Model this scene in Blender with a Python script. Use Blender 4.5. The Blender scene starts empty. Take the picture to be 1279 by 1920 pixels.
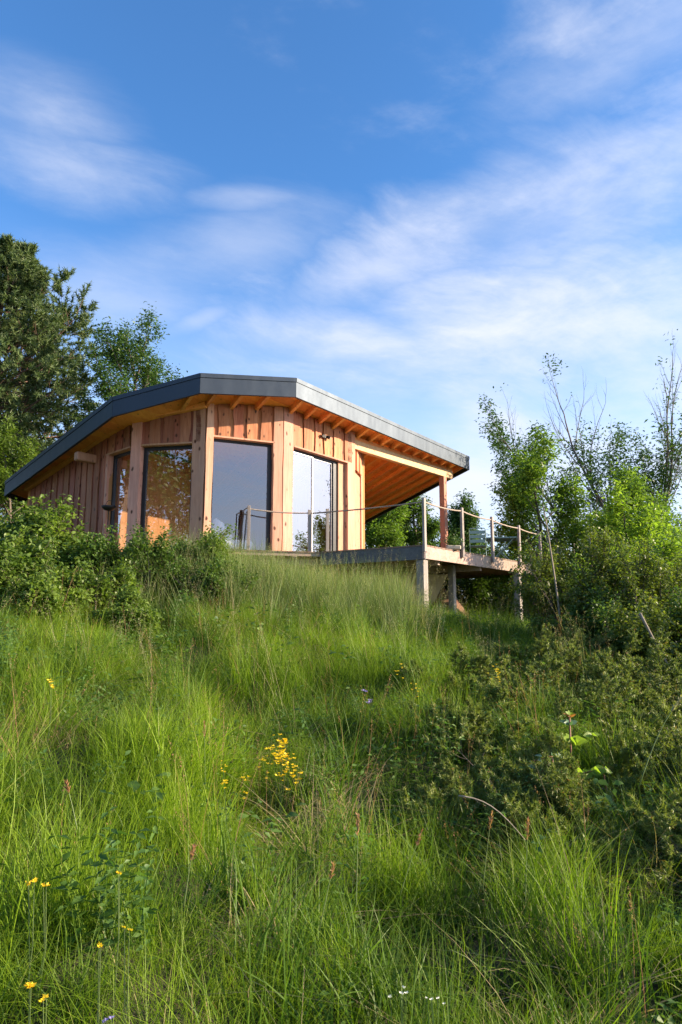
import bpy, bmesh, math, random
import numpy as np
from mathutils import Vector, Matrix

random.seed(7); RNG = np.random.default_rng(7)
sc = bpy.context.scene
COL = sc.collection
R = math.radians

# ------------------------------------------------------------------ camera, sky, sun, exposure
PITCH = R(9.53); FPX = 1280.0; CX, CY = 639.5, 960.0
cam_d = bpy.data.cameras.new('camera'); cam = bpy.data.objects.new('camera', cam_d); COL.objects.link(cam)
cam.location = (0, 0, 0); cam.rotation_euler = (math.pi / 2 + PITCH, 0, 0)
cam_d.sensor_fit = 'VERTICAL'; cam_d.sensor_height = 36; cam_d.lens = 24
cam_d.clip_start = 0.05; cam_d.clip_end = 3000
sc.camera = cam

SUN_EL = R(19); SUN_AZ = R(-3)          # azimuth measured from +x towards +y
SUN_STRENGTH = 5.0; SKY_STRENGTH = 0.10; EXPOSURE = 1.42
sun_dir = Vector((math.cos(SUN_EL) * math.cos(SUN_AZ), math.cos(SUN_EL) * math.sin(SUN_AZ), math.sin(SUN_EL)))
sd = bpy.data.lights.new('sun', 'SUN'); so = bpy.data.objects.new('sun', sd); COL.objects.link(so)
sd.energy = SUN_STRENGTH; sd.angle = R(0.6); sd.color = (1.0, 0.80, 0.58)
so.rotation_euler = sun_dir.to_track_quat('Z', 'Y').to_euler(); so.location = (30, 0, 20)
sc.view_settings.view_transform = 'Standard'; sc.view_settings.look = 'None'
sc.view_settings.gamma = 1; sc.view_settings.use_curve_mapping = False
sc.view_settings.exposure = EXPOSURE
sc.cycles.max_bounces = 8; sc.cycles.diffuse_bounces = 3; sc.cycles.transparent_max_bounces = 16
sc.cycles.glossy_bounces = 3; sc.cycles.transmission_bounces = 4
try: sc.cycles.use_denoising = True; sc.cycles.denoiser = 'OPENIMAGEDENOISE'; sc.cycles.denoising_input_passes = 'RGB_ALBEDO_NORMAL'; sc.cycles.denoising_prefilter = 'NONE'
except Exception: pass


class NT:
    """small node-tree helper"""
    def __init__(s, t): s.t = t; s.n = t.nodes; s.l = t.links
    def add(s, typ, **kw):
        n = s.n.new(typ)
        for k, v in kw.items(): setattr(n, k, v)
        return n
    def put(s, sock, v):
        if v is None: return
        if isinstance(v, bpy.types.NodeSocket): s.l.new(v, sock)
        else: sock.default_value = v
    def math(s, op, a, b=None, c=None, clamp=False):
        n = s.add('ShaderNodeMath', operation=op, use_clamp=clamp)
        s.put(n.inputs[0], a); s.put(n.inputs[1], b); s.put(n.inputs[2], c); return n.outputs[0]
    def vec(s, op, a, b=None, out=0):
        n = s.add('ShaderNodeVectorMath', operation=op)
        s.put(n.inputs[0], a); s.put(n.inputs[1], b)
        return n.outputs['Value'] if op in ('DOT_PRODUCT', 'LENGTH', 'DISTANCE') else n.outputs[0]
    def scale(s, a, f):
        n = s.add('ShaderNodeVectorMath', operation='SCALE'); s.put(n.inputs[0], a); s.put(n.inputs['Scale'], f); return n.outputs[0]
    def comb(s, x=0., y=0., z=0.):
        n = s.add('ShaderNodeCombineXYZ')
        for i, v in enumerate((x, y, z)): s.put(n.inputs[i], v)
        return n.outputs[0]
    def sep(s, v):
        n = s.add('ShaderNodeSeparateXYZ'); s.put(n.inputs[0], v); return n.outputs
    def noise(s, v, scale, detail=4, rough=.5, dist=0., out='Fac'):
        n = s.add('ShaderNodeTexNoise'); s.put(n.inputs['Vector'], v); n.inputs['Scale'].default_value = scale
        n.inputs['Detail'].default_value = detail; n.inputs['Roughness'].default_value = rough
        n.inputs['Distortion'].default_value = dist; return n.outputs[out]
    def ramp(s, f, stops, interp='LINEAR'):
        n = s.add('ShaderNodeValToRGB'); s.put(n.inputs[0], f); e = n.color_ramp.elements; n.color_ramp.interpolation = interp
        while len(e) < len(stops): e.new(.5)
        for i, (p, c) in enumerate(stops):
            e[i].position = p; e[i].color = (*c, 1) if len(c) == 3 else c
        return n.outputs[0]
    def maprange(s, v, a, b, c=0., d=1., smooth=True):
        n = s.add('ShaderNodeMapRange'); n.interpolation_type = 'SMOOTHSTEP' if smooth else 'LINEAR'
        s.put(n.inputs[0], v)
        for i, k in enumerate((a, b, c, d)): s.put(n.inputs[i + 1], k)
        return n.outputs[0]
    def mix(s, f, a, b, blend='MIX'):
        n = s.add('ShaderNodeMix', data_type='RGBA', blend_type=blend)
        s.put(n.inputs[0], f)
        for sock, v in ((n.inputs[6], a), (n.inputs[7], b)):
            s.put(sock, (*v, 1) if isinstance(v, tuple) and len(v) == 3 else v)
        return n.outputs[2]


def pix_dir(px, py):
    """world direction of the sight line through a point of the photograph"""
    v = Vector(((px - CX) / FPX, 1.0, (CY - py) / FPX))
    c, s = math.cos(PITCH), math.sin(PITCH)
    return Vector((v.x, v.y * c - v.z * s, v.y * s + v.z * c))

def at(px, py, Y):
    d = pix_dir(px, py); return d * (Y / d.y)

def atz(px, py, Z):
    d = pix_dir(px, py); return d * (Z / d.z)

def proj(p):
    c, s = math.cos(PITCH), math.sin(PITCH)
    x, y, z = p[0], p[1] * c + p[2] * s, -p[1] * s + p[2] * c
    return CX + FPX * x / y, CY - FPX * z / y

# ---- world
w = bpy.data.worlds.new('World'); sc.world = w; w.use_nodes = True
t = NT(w.node_tree); t.n.clear()
out = t.add('ShaderNodeOutputWorld'); bg = t.add('ShaderNodeBackground'); t.l.new(bg.outputs[0], out.inputs[0])
sky = t.add('ShaderNodeTexSky', sky_type='NISHITA'); sky.sun_disc = False
sky.sun_elevation = SUN_EL; sky.sun_rotation = math.pi / 2 - SUN_AZ
sky.altitude = 900; sky.air_density = 1.0; sky.dust_density = 0.6; sky.ozone_density = 2.2
tc = t.add('ShaderNodeTexCoord'); D = t.vec('NORMALIZE', tc.outputs['Generated'])
dx, dy, dz = t.sep(D)
den = t.math('ADD', t.math('MAXIMUM', dz, 0.0), 0.22)
P2 = t.comb(t.math('DIVIDE', dx, den), t.math('DIVIDE', dy, den), 0.0)
warp = t.scale(t.vec('SUBTRACT', t.noise(P2, 1.3, 3, .5, out='Color'), (.5, .5, .5)), 0.45)
Pw = t.vec('ADD', P2, warp)
rot = t.add('ShaderNodeVectorRotate', rotation_type='Z_AXIS'); t.put(rot.inputs['Vector'], Pw); rot.inputs['Angle'].default_value = R(-28)
Pr = t.vec('MULTIPLY', rot.outputs[0], (.55, 1.5, 1.))
n1 = t.noise(Pr, 1.5, 8, .60, .08)
n2 = t.noise(t.vec('MULTIPLY', D, (3., 3., 8.)), 1.4, 8, .62, .15)
nn = t.math('ADD', t.math('MULTIPLY', n1, .6), t.math('MULTIPLY', n2, .4))
# broad cover: thin veil everywhere, denser to the right and low down
az = t.math('ADD', t.math('MULTIPLY', dx, .55), t.math('MULTIPLY', dz, -.35))
thick = t.math('ADD', nn, t.math('MULTIPLY', az, .42))
veil = t.maprange(thick, .40, .74, 0., .85)
def patch(px, py, rx, ry, ang, gain):
    c = pix_dir(px, py).normalized()
    ex = Vector((1, 0, 0)) - c * c.x; ex.normalize(); ez = ex.cross(c)
    U = (ex * math.cos(ang) + ez * math.sin(ang)) * (1 / rx); V = (ez * math.cos(ang) - ex * math.sin(ang)) * (1 / ry)
    d0 = t.vec('SUBTRACT', D, tuple(c))
    wv = t.comb(t.vec('DOT_PRODUCT', d0, tuple(U)), t.vec('DOT_PRODUCT', d0, tuple(V)), 0.)
    nz = t.scale(t.vec('SUBTRACT', t.noise(Pr, 2.6, 8, .64, .15, out='Color'), (.5, .5, .5)), 1.7)
    ln = t.vec('LENGTH', t.vec('ADD', wv, nz))
    return t.math('MULTIPLY', t.maprange(ln, 1.15, .0), t.math('MULTIPLY', t.maprange(n2, .28, .68, .35, 1.), gain))
m = veil
for a in ((80, 225, .12, .075, R(-20), .55), (130, 320, .16, .05, R(-10), .55), (440, 378, .11, .02, R(0), .38),
          (850, 420, .28, .08, R(24), .85), (1120, 350, .30, .10, R(22), .75), (1010, 590, .42, .14, R(12), .95),
          (640, 640, .20, .07, R(-6), .85), (930, 800, .16, .10, R(-35), 1.0), (890, 920, .34, .09, R(0), 1.0), (760, 480, .26, .05, R(20), .7),
          (385, 598, .06, .02, R(20), .35), (1250, 560, .30, .16, R(0), .85), (200, 560, .18, .08, R(0), .35), (420, 460, .2, .06, R(10), .35),
          (1180, 90, .22, .06, R(25), .45)):
    m = t.math('MAXIMUM', m, patch(*a))
sunv = t.math('POWER', t.math('MAXIMUM', t.vec('DOT_PRODUCT', D, tuple(sun_dir)), 0.), 5.)
glow = t.math('POWER', t.math('MAXIMUM', t.vec('DOT_PRODUCT', D, tuple(sun_dir)), 0.), 14.)
lum = t.math('ADD', 3.9, t.math('ADD', t.math('MULTIPLY', sunv, 5.), t.math('MULTIPLY', glow, 12.)))
m = t.math('MAXIMUM', m, t.math('MULTIPLY', glow, .9, clamp=True))
cloud = t.vec('MULTIPLY', t.comb(lum, lum, lum), (.93, .965, 1.10))
skyc = t.vec('MULTIPLY', sky.outputs[0], (.56, .95, 1.26))
hz = t.maprange(dz, .55, -.02, 0., .80)
skyc = t.mix(hz, skyc, (4.1, 4.5, 5.3))
t.put(bg.inputs[0], t.mix(m, skyc, cloud)); bg.inputs[1].default_value = SKY_STRENGTH

# ------------------------------------------------------------------ object helpers
def tag(o, label=None, cat=None, group=None, kind=None):
    if label: o['label'] = label
    if cat: o['category'] = cat
    if group: o['group'] = group
    if kind: o['kind'] = kind
    return o

def empty(name, loc=(0, 0, 0), label=None, cat=None, group=None):
    o = bpy.data.objects.new(name, None); COL.objects.link(o); o.location = loc; o.empty_display_size = .2
    return tag(o, label, cat, group)

def link(name, me, mat, parent=None):
    if mat is not None and not me.materials:
        for mm in (mat if isinstance(mat, (list, tuple)) else [mat]): me.materials.append(mm)
    o = bpy.data.objects.new(name, me); COL.objects.link(o)
    if parent is not None:
        o.parent = parent
        # geometry is given in world coordinates: undo the parent's offset
        p = parent; off = Vector((0, 0, 0))
        while p is not None: off += p.location; p = p.parent
        o.location = -off
    return o

def mesh_np(name, V, F, smooth=False, attrs=None):
    me = bpy.data.meshes.new(name); V = np.asarray(V, np.float32); F = np.asarray(F, np.int32)
    me.vertices.add(len(V)); me.vertices.foreach_set('co', V.ravel())
    if len(F):
        k = F.shape[1]; me.loops.add(F.size); me.loops.foreach_set('vertex_index', F.ravel())
        me.polygons.add(len(F)); me.polygons.foreach_set('loop_start', np.arange(0, F.size, k, dtype=np.int32))
        try: me.polygons.foreach_set('loop_total', np.full(len(F), k, np.int32))
        except Exception: pass
    if attrs:
        for an, (ty, data) in attrs.items():
            a = me.attributes.new(an, ty, 'POINT')
            a.data.foreach_set('vector' if ty == 'FLOAT_VECTOR' else 'value', np.ascontiguousarray(data).ravel())
    me.update(calc_edges=True)
    if smooth: me.polygons.foreach_set('use_smooth', np.ones(len(F), bool))
    me.validate()
    return me

class MB:
    """collects simple solids into one mesh"""
    def __init__(s): s.v = []; s.f = []
    def add(s, vs, fs):
        b = len(s.v); s.v += [tuple(v) for v in vs]; s.f += [tuple(i + b for i in f) for f in fs]; return s
    def prism(s, poly, dirv):
        """closed prism: polygon (list of 3D points) swept by dirv"""
        n = len(poly); d = Vector(dirv); a = [Vector(p) for p in poly]; b = [p + d for p in a]
        fs = [tuple(range(n - 1, -1, -1)), tuple(range(n, 2 * n))] + [(i, (i + 1) % n, n + (i + 1) % n, n + i) for i in range(n)]
        return s.add(a + b, fs)
    def box(s, c, ax, ay, az):
        """c = centre, ax ay az = half-extent vectors"""
        c, ax, ay, az = map(Vector, (c, ax, ay, az))
        v = [c + ax * i + ay * j + az * k for k in (-1, 1) for j in (-1, 1) for i in (-1, 1)]
        return s.add(v, [(0, 2, 3, 1), (4, 5, 7, 6), (0, 1, 5, 4), (2, 6, 7, 3), (0, 4, 6, 2), (1, 3, 7, 5)])
    def beam(s, a, b, w, h, up=(0, 0, 1)):
        a, b = Vector(a), Vector(b); d = (b - a); u = Vector(up); sx = d.cross(u).normalized(); sz = sx.cross(d).normalized()
        return s.box((a + b) / 2, sx * w / 2, d / 2, sz * h / 2)
    def tube(s, pts, rad, n=8, cap=True):
        pts = [Vector(p) for p in pts]; rad = rad if hasattr(rad, '__len__') else [rad] * len(pts)
        vs = []; fs = []; pu = None
        for i, p in enumerate(pts):
            d = (pts[min(i + 1, len(pts) - 1)] - pts[max(i - 1, 0)]).normalized()
            if pu is None: pu = d.orthogonal().normalized()
            pu = (pu - d * pu.dot(d)).normalized(); q = d.cross(pu)
            vs += [p + (pu * math.cos(a) + q * math.sin(a)) * rad[i] for a in [2 * math.pi * k / n for k in range(n)]]
        for i in range(len(pts) - 1):
            for k in range(n):
                fs.append((i * n + k, i * n + (k + 1) % n, (i + 1) * n + (k + 1) % n, (i + 1) * n + k))
        if cap: fs += [tuple(range(n - 1, -1, -1)), tuple(range((len(pts) - 1) * n, len(pts) * n))]
        return s.add(vs, fs)
    def build(s, name, mat, parent=None, bevel=0, smooth=False):
        me = bpy.data.meshes.new(name); me.from_pydata(s.v, [], s.f)
        bm = bmesh.new(); bm.from_mesh(me); bmesh.ops.recalc_face_normals(bm, faces=bm.faces)
        if bevel: bmesh.ops.bevel(bm, geom=bm.edges[:] , offset=bevel, segments=1, affect='EDGES', profile=.5)
        bm.to_mesh(me); bm.free()
        if smooth: me.polygons.foreach_set('use_smooth', [True] * len(me.polygons))
        return link(name, me, mat, parent)

# ------------------------------------------------------------------ materials
def material(name):
    m = bpy.data.materials.new(name); m.use_nodes = True; t = NT(m.node_tree); t.n.clear()
    o = t.add('ShaderNodeOutputMaterial'); return m, t, o

def principled(t, o, color, rough=.6, metal=0., bump=None, bstr=.2, bdist=.01, spec=.5):
    p = t.add('ShaderNodeBsdfPrincipled'); t.put(p.inputs['Base Color'], (*color, 1) if isinstance(color, tuple) else color)
    t.put(p.inputs['Roughness'], rough); t.put(p.inputs['Metallic'], metal); p.inputs['Specular IOR Level'].default_value = spec
    if bump is not None:
        b = t.add('ShaderNodeBump'); b.inputs['Strength'].default_value = bstr; b.inputs['Distance'].default_value = bdist
        t.put(b.inputs['Height'], bump); t.l.new(b.outputs[0], p.inputs['Normal'])
    t.l.new(p.outputs[0], o.inputs[0]); return p

def wood(name, c_dark, c_light, knots=.5, rough=.75, grain_axis='Z', weather=0., spec=.25):
    m, t, o = material(name)
    g = t.add('ShaderNodeNewGeometry'); oi = t.add('ShaderNodeObjectInfo')
    pos = t.vec('ADD', g.outputs['Position'], t.scale((7.3, 3.1, 5.7), t.math('MULTIPLY', oi.outputs['Random'], 9.)))
    sc_ = {'Z': (9, 9, .55), 'X': (.6, 9, 9), 'Y': (9, .6, 9)}[grain_axis]
    st = t.vec('MULTIPLY', pos, sc_)
    n = t.noise(st, 1.6, 6, .6, 1.2); fine = t.noise(t.vec('MULTIPLY', pos, tuple(6 * v for v in sc_)), 1.5, 3, .6)
    big = t.noise(pos, .9, 3, .5)
    f = t.math('ADD', t.math('MULTIPLY', n, .55), t.math('ADD', t.math('MULTIPLY', fine, .25), t.math('MULTIPLY', big, .25)))
    col = t.ramp(f, [(.33, c_dark), (.66, c_light)])
    hv = t.add('ShaderNodeHueSaturation'); t.put(hv.inputs['Color'], col)
    t.put(hv.inputs['Value'], t.maprange(oi.outputs['Random'], 0, 1, .80, 1.15, False))
    t.put(hv.inputs['Hue'], t.maprange(t.math('FRACT', t.math('MULTIPLY', oi.outputs['Random'], 7.13)), 0, 1, .488, .508, False))
    col = hv.outputs[0]
    vo = t.add('ShaderNodeTexVoronoi'); vo.feature = 'F1'
    kp = t.vec('ADD', t.vec('MULTIPLY', pos, tuple(7.5 * (v if v < 1 else 1.) for v in sc_)), t.scale(t.noise(pos, 6, 2, out='Color'), .35))
    t.put(vo.inputs['Vector'], kp); vo.inputs['Scale'].default_value = 1.
    kn = t.maprange(vo.outputs['Distance'], .11, .25, 1., 0.)
    sel = t.math('LESS_THAN', t.sep(vo.outputs['Color'])[0], .62)
    kn = t.math('MULTIPLY', t.math('MULTIPLY', kn, sel), knots)
    col = t.mix(kn, col, (.09, .035, .018))
    if weather:
        wv = t.maprange(t.noise(t.vec('MULTIPLY', pos, (3, 3, 1.)), 2., 5, .65), .42, .66, 0., weather)
        col = t.mix(wv, col, (.24, .21, .19))
    principled(t, o, col, rough, bump=f, bstr=.35, bdist=.006, spec=spec)
    return m

M = {}
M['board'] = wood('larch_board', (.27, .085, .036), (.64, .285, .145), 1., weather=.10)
M['board_shade'] = wood('shaded_larch_board', (.24, .08, .042), (.49, .205, .12), .9, weather=.12)  # larch for the sunless facades, shade mixed into the darker colour
M['column'] = wood('pale_larch_column', (.42, .195, .12), (.67, .385, .26), 1., weather=.12)
M['soffit'] = wood('oiled_spruce', (.74, .25, .045), (.90, .40, .09), .35, grain_axis='Y', spec=.3)
M['rafter'] = wood('spruce_rafter', (.70, .27, .06), (.90, .44, .13), .3, grain_axis='Y', spec=.3)
M['beam'] = wood('glulam_beam', (.52, .33, .17), (.74, .54, .32), .5, grain_axis='X')
M['porch_post'] = wood('larch_post', (.42, .20, .12), (.64, .36, .23), .5)
M['grey_wood'] = wood('silvered_wood', (.16, .14, .125), (.36, .32, .29), .5, weather=.6)
M['deck_side'] = wood('deck_fascia_wood', (.25, .165, .125), (.45, .335, .27), .5, grain_axis='Y', weather=.5)
M['deck_dark'] = wood('dark_grey_wood', (.075, .08, .085), (.17, .175, .18), .1, grain_axis='X')  # dark grey tone for the front fascia left of the near corner
M['deck_board'] = wood('deck_board_wood', (.12, .075, .05), (.25, .17, .12), .3, grain_axis='X', weather=.4)
M['interior'] = wood('interior_panelling', (.50, .22, .075), (.70, .36, .14), .3, weather=0)

def metal_fascia():
    m, t, o = material('grey_coated_metal'); g = t.add('ShaderNodeNewGeometry')
    n = t.noise(t.vec('MULTIPLY', g.outputs['Position'], (1, 1, .5)), 1.7, 2, .5)
    n2 = t.noise(g.outputs['Position'], 14, 4, .6)
    col = t.mix(t.math('MULTIPLY', n2, .5), (.05, .065, .083), (.07, .085, .105))
    principled(t, o, col, t.math('ADD', .47, t.math('MULTIPLY', n2, .12)), .75, bump=n, bstr=.5, bdist=.05)
    return m
M['fascia'] = metal_fascia()

def simple(name, c, rough=.5, metal=0., var=.2, scale=20, bs=.15):
    m, t, o = material(name); g = t.add('ShaderNodeNewGeometry'); n = t.noise(g.outputs['Position'], scale, 5, .6)
    col = t.mix(n, tuple(v * (1 - var) for v in c), tuple(min(1, v * (1 + var)) for v in c))
    principled(t, o, col, rough, metal, bump=n, bstr=bs, bdist=.01); return m
M['frame'] = simple('anthracite_frame', (.02, .023, .027), .4, .3, .15)
M['alu'] = simple('brushed_grey_aluminium', (.30, .30, .31), .35, .8, .1)
M['rope'] = simple('hemp_rope', (.36, .29, .23), .9, 0, .35, 60, .6)
M['dark_rope'] = simple('dark_strap', (.05, .045, .045), .8)
M['plaster'] = simple('beige_foundation_render', (.55, .45, .30), .9, 0, .18, 5, .3)
M['earth'] = simple('bare_brown_earth', (.16, .085, .05), .95, 0, .5, 9, 1.)
M['white_fabric'] = simple('white_fabric', (.74, .77, .80), .9, 0, .05, 9)
M['sage'] = simple('sage_green_metal', (.20, .30, .26), .4, .2, .08)
M['black'] = simple('black_metal', (.025, .024, .024), .5, .3)
M['terracotta'] = simple('pale_planter', (.42, .36, .27), .8)
M['floor'] = simple('interior_floor', (.34, .25, .18), .5)
M['curtain'] = simple('pale_linen', (.72, .66, .62), .9, 0, .04, 5)
M['lens'] = simple('lamp_lens', (.35, .33, .3), .2)

def glass_mat():
    m, t, o = material('window_glass')
    fr = t.add('ShaderNodeFresnel'); g = t.add('ShaderNodeNewGeometry')
    t.put(fr.inputs['IOR'], t.maprange(g.outputs['Backfacing'], 0, 1, 1.9, 1 / 1.9, False)); n = t.noise(g.outputs['Position'], .8, 2)
    b = t.add('ShaderNodeBump'); b.inputs['Strength'].default_value = .12; b.inputs['Distance'].default_value = .02; t.put(b.inputs['Height'], n)
    gl = t.add('ShaderNodeBsdfGlossy'); gl.inputs['Roughness'].default_value = .01; gl.inputs['Color'].default_value = (.97, .96, 1, 1)
    t.l.new(b.outputs[0], gl.inputs['Normal'])
    tr = t.add('ShaderNodeBsdfTransparent'); tr.inputs['Color'].default_value = (.80, .82, .84, 1)
    mx = t.add('ShaderNodeMixShader'); t.put(mx.inputs[0], t.math('ADD', t.math('MULTIPLY', fr.outputs[0], 1.6), .08, clamp=True))
    t.l.new(tr.outputs[0], mx.inputs[1]); t.l.new(gl.outputs[0], mx.inputs[2]); t.l.new(mx.outputs[0], o.inputs[0])
    return m
M['glass'] = glass_mat()

def leaf_mat(name, c1, c2, trans=.42, rough=.45, dry=None, spec=.35, patch=.35, along=None, obj_rand=False):
    """leaf shader: colour by leaf island and by place, light passes through"""
    m, t, o = material(name); g = t.add('ShaderNodeNewGeometry')
    r = g.outputs['Random Per Island']
    if obj_rand:
        oi = t.add('ShaderNodeObjectInfo'); r = t.math('FRACT', t.math('ADD', r, t.math('MULTIPLY', oi.outputs['Random'], 5.3)))
    pn = t.maprange(t.noise(g.outputs['Position'], .9, 4, .6), .35, .65)
    f = t.math('ADD', t.math('MULTIPLY', r, 1 - patch), t.math('MULTIPLY', pn, patch))
    col = t.mix(f, c1, c2)
    if dry:
        r2 = t.math('FRACT', t.math('MULTIPLY', r, 17.7))
        col = t.mix(t.maprange(r2, 1 - dry[1], 1 - dry[1] + .04), col, dry[0])
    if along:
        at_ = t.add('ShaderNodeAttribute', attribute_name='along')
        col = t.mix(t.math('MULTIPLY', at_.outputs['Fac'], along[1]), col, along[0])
    p = t.add('ShaderNodeBsdfPrincipled'); t.put(p.inputs['Base Color'], col); p.inputs['Roughness'].default_value = rough
    p.inputs['Specular IOR Level'].default_value = spec
    tl = t.add('ShaderNodeBsdfTranslucent'); t.put(tl.inputs['Color'], t.mix(1., col, (1.25, 1.35, .6), 'MULTIPLY'))
    mx = t.add('ShaderNodeMixShader'); mx.inputs[0].default_value = trans
    t.l.new(p.outputs[0], mx.inputs[1]); t.l.new(tl.outputs[0], mx.inputs[2]); t.l.new(mx.outputs[0], o.inputs[0])
    return m
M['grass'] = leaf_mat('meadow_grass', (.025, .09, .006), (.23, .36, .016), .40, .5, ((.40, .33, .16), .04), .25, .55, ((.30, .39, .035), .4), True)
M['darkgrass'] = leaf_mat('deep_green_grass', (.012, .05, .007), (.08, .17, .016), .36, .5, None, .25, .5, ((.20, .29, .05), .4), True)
M['straw'] = leaf_mat('dry_thatch', (.22, .17, .09), (.42, .34, .19), .3, .8, None, .15, .4, None, True)
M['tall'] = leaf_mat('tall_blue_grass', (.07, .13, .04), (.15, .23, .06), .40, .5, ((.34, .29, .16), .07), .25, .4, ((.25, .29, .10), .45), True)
M['seed'] = leaf_mat('grass_seed_heads', (.30, .28, .15), (.50, .46, .28), .35, .8, None, .1, .3, None, True)
M['redseed'] = leaf_mat('russet_seed_heads', (.30, .15, .08), (.46, .28, .17), .35, .8, None, .1, .3, None, True)
M['herb'] = leaf_mat('meadow_herb_leaf', (.045, .11, .025), (.13, .22, .04), .4, .5, None, .3, .4, None, True)
M['l_hazel'] = leaf_mat('bright_shrub_leaf', (.07, .13, .022), (.19, .27, .045), .42, .45, ((.30, .20, .06), .015))
M['l_mid'] = leaf_mat('mid_green_shrub_leaf', (.045, .10, .02), (.13, .21, .035), .4, .45)
M['l_olive'] = leaf_mat('olive_shrub_leaf', (.06, .10, .018), (.18, .22, .035), .42, .45, ((.22, .16, .05), .02))
M['l_ash'] = leaf_mat('ash_leaf', (.035, .085, .025), (.10, .175, .04), .35, .45)
M['l_ashlight'] = leaf_mat('young_ash_leaf', (.08, .16, .025), (.20, .30, .05), .45, .45)
M['l_pine'] = leaf_mat('pine_needle', (.04, .08, .028), (.14, .19, .06), .25, .55)
M['l_juniper'] = leaf_mat('juniper_needle', (.07, .12, .03), (.27, .31, .07), .3, .5, ((.24, .11, .04), .04))
M['l_bright'] = leaf_mat('lime_leaf', (.12, .22, .025), (.25, .35, .045), .5, .4)
M['l_blue'] = leaf_mat('bluish_rose_leaf', (.06, .13, .07), (.11, .20, .11), .3, .35)
M['l_red'] = leaf_mat('russet_leaf', (.34, .10, .05), (.45, .24, .08), .35, .5)
M['yellow'] = leaf_mat('yellow_petal', (.78, .50, .02), (.85, .63, .03), .35, .5)
M['white_petal'] = leaf_mat('white_petal', (.70, .70, .66), (.8, .8, .76), .3, .5)
M['violet'] = leaf_mat('violet_petal', (.25, .22, .5), (.35, .30, .6), .3, .5)
M['bark'] = simple('grey_brown_bark', (.13, .105, .085), .9, 0, .5, 14, .8)
M['pinebark'] = simple('reddish_pine_bark', (.15, .085, .06), .9, 0, .5, 10, .8)
M['stem_red'] = simple('reddish_stem', (.22, .08, .045), .6)
M['stem'] = simple('green_stem', (.12, .17, .05), .6)
M['twig'] = simple('pale_twig', (.26, .22, .17), .9, 0, .4, 30)

# ------------------------------------------------------------------ terrain
GX = np.array([-400, -60, -25, -12, -6, -2, 0, 2, 5, 12, 30, 80, 400.])
GY = np.array([-400, -40, -6, 0, 3, 6, 9, 12, 14, 18, 25, 60, 150, 500.])
GH = np.array([
    [-30, -12, -8, -7, -7, -7, -7, -7, -8, -9, -12, -16, -35],
    [-14, -6, -4, -4, -4, -4.2, -4.4, -4.6, -5, -6, -8, -12, -30],
    [-6, -2, -1.8, -1.9, -2.2, -2.4, -2.5, -2.6, -2.8, -3.4, -5, -9, -26],
    [-4, -1, -1.0, -1.15, -1.35, -1.55, -1.62, -1.72, -1.95, -2.5, -4.2, -8, -25],
    [-3, 0, -.5, -.70, -.88, -1.12, -1.25, -1.42, -1.72, -2.4, -4, -8, -25],
    [-2, .8, .2, -.1, -.35, -.62, -.80, -.98, -1.32, -2.15, -3.8, -8, -25],
    [-1, 1.6, 1.1, .75, .40, .0, -.25, -.47, -.92, -1.9, -3.6, -8, -25],
    [0, 2.2, 1.8, 1.45, 1.02, .50, .22, -.03, -.55, -1.7, -3.5, -8, -25],
    [.5, 2.6, 2.2, 1.75, 1.2, .68, .38, .08, -.38, -1.5, -3.4, -8, -25],
    [1, 3.2, 2.8, 2.1, 1.3, .75, .45, .15, -.30, -1.3, -3.4, -8, -25],
    [1, 4, 3.6, 2.9, 2.1, 1.5, 1.3, 1.2, .75, -.9, -3.6, -9, -26],
    [-2, 3, 3, 2, 1, 0, -.6, -1.2, -2.2, -4, -7, -12, -30],
    [-12, -6, -6, -7, -8, -9, -10, -10, -11, -12, -15, -20, -36],
    [-45] * 13], float)

def _interp(x, y):
    x = np.asarray(x, float); y = np.asarray(y, float)
    i = np.clip(np.searchsorted(GX, x) - 1, 0, len(GX) - 2); j = np.clip(np.searchsorted(GY, y) - 1, 0, len(GY) - 2)
    u = np.clip((x - GX[i]) / (GX[i + 1] - GX[i]), 0, 1); v = np.clip((y - GY[j]) / (GY[j + 1] - GY[j]), 0, 1)
    a = GH[j, i] * (1 - u) + GH[j, i + 1] * u; b = GH[j + 1, i] * (1 - u) + GH[j + 1, i + 1] * u
    return a * (1 - v) + b * v

def ground(x, y):
    h = sum(_interp(np.asarray(x) + ox, np.asarray(y) + oy) for ox, oy in ((0, 0), (.7, .5), (-.7, .5), (.5, -.8), (-.5, -.8))) / 5
    x = np.asarray(x, float); y = np.asarray(y, float); k = np.clip(1.5 - np.hypot(x, y) / 80, 0.3, 1)
    h = h + k * (.06 * np.sin(1.7 * x + .9 * y + 1) + .05 * np.sin(2.9 * y - 1.3 * x) + .025 * np.sin(5.3 * x + 2) * np.sin(4.7 * y))
    near = np.clip((13.0 - y) / 3, 0, 1) * np.clip(y / 2, 0, 1) * (np.abs(x) < 14)
    h = h + near * (.15 * np.sin(4.1 * x + 1.7 * np.sin(2.3 * y)) * np.sin(3.7 * y + 1.3 * np.sin(2.9 * x + 1)) + .05 * np.sin(8.3 * x + 2 * np.sin(3.1 * y + 1)) * np.sin(7.9 * y + 1.5 * np.sin(4.4 * x)))
    return h
def gz(x, y): return float(ground(x, y))

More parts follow.
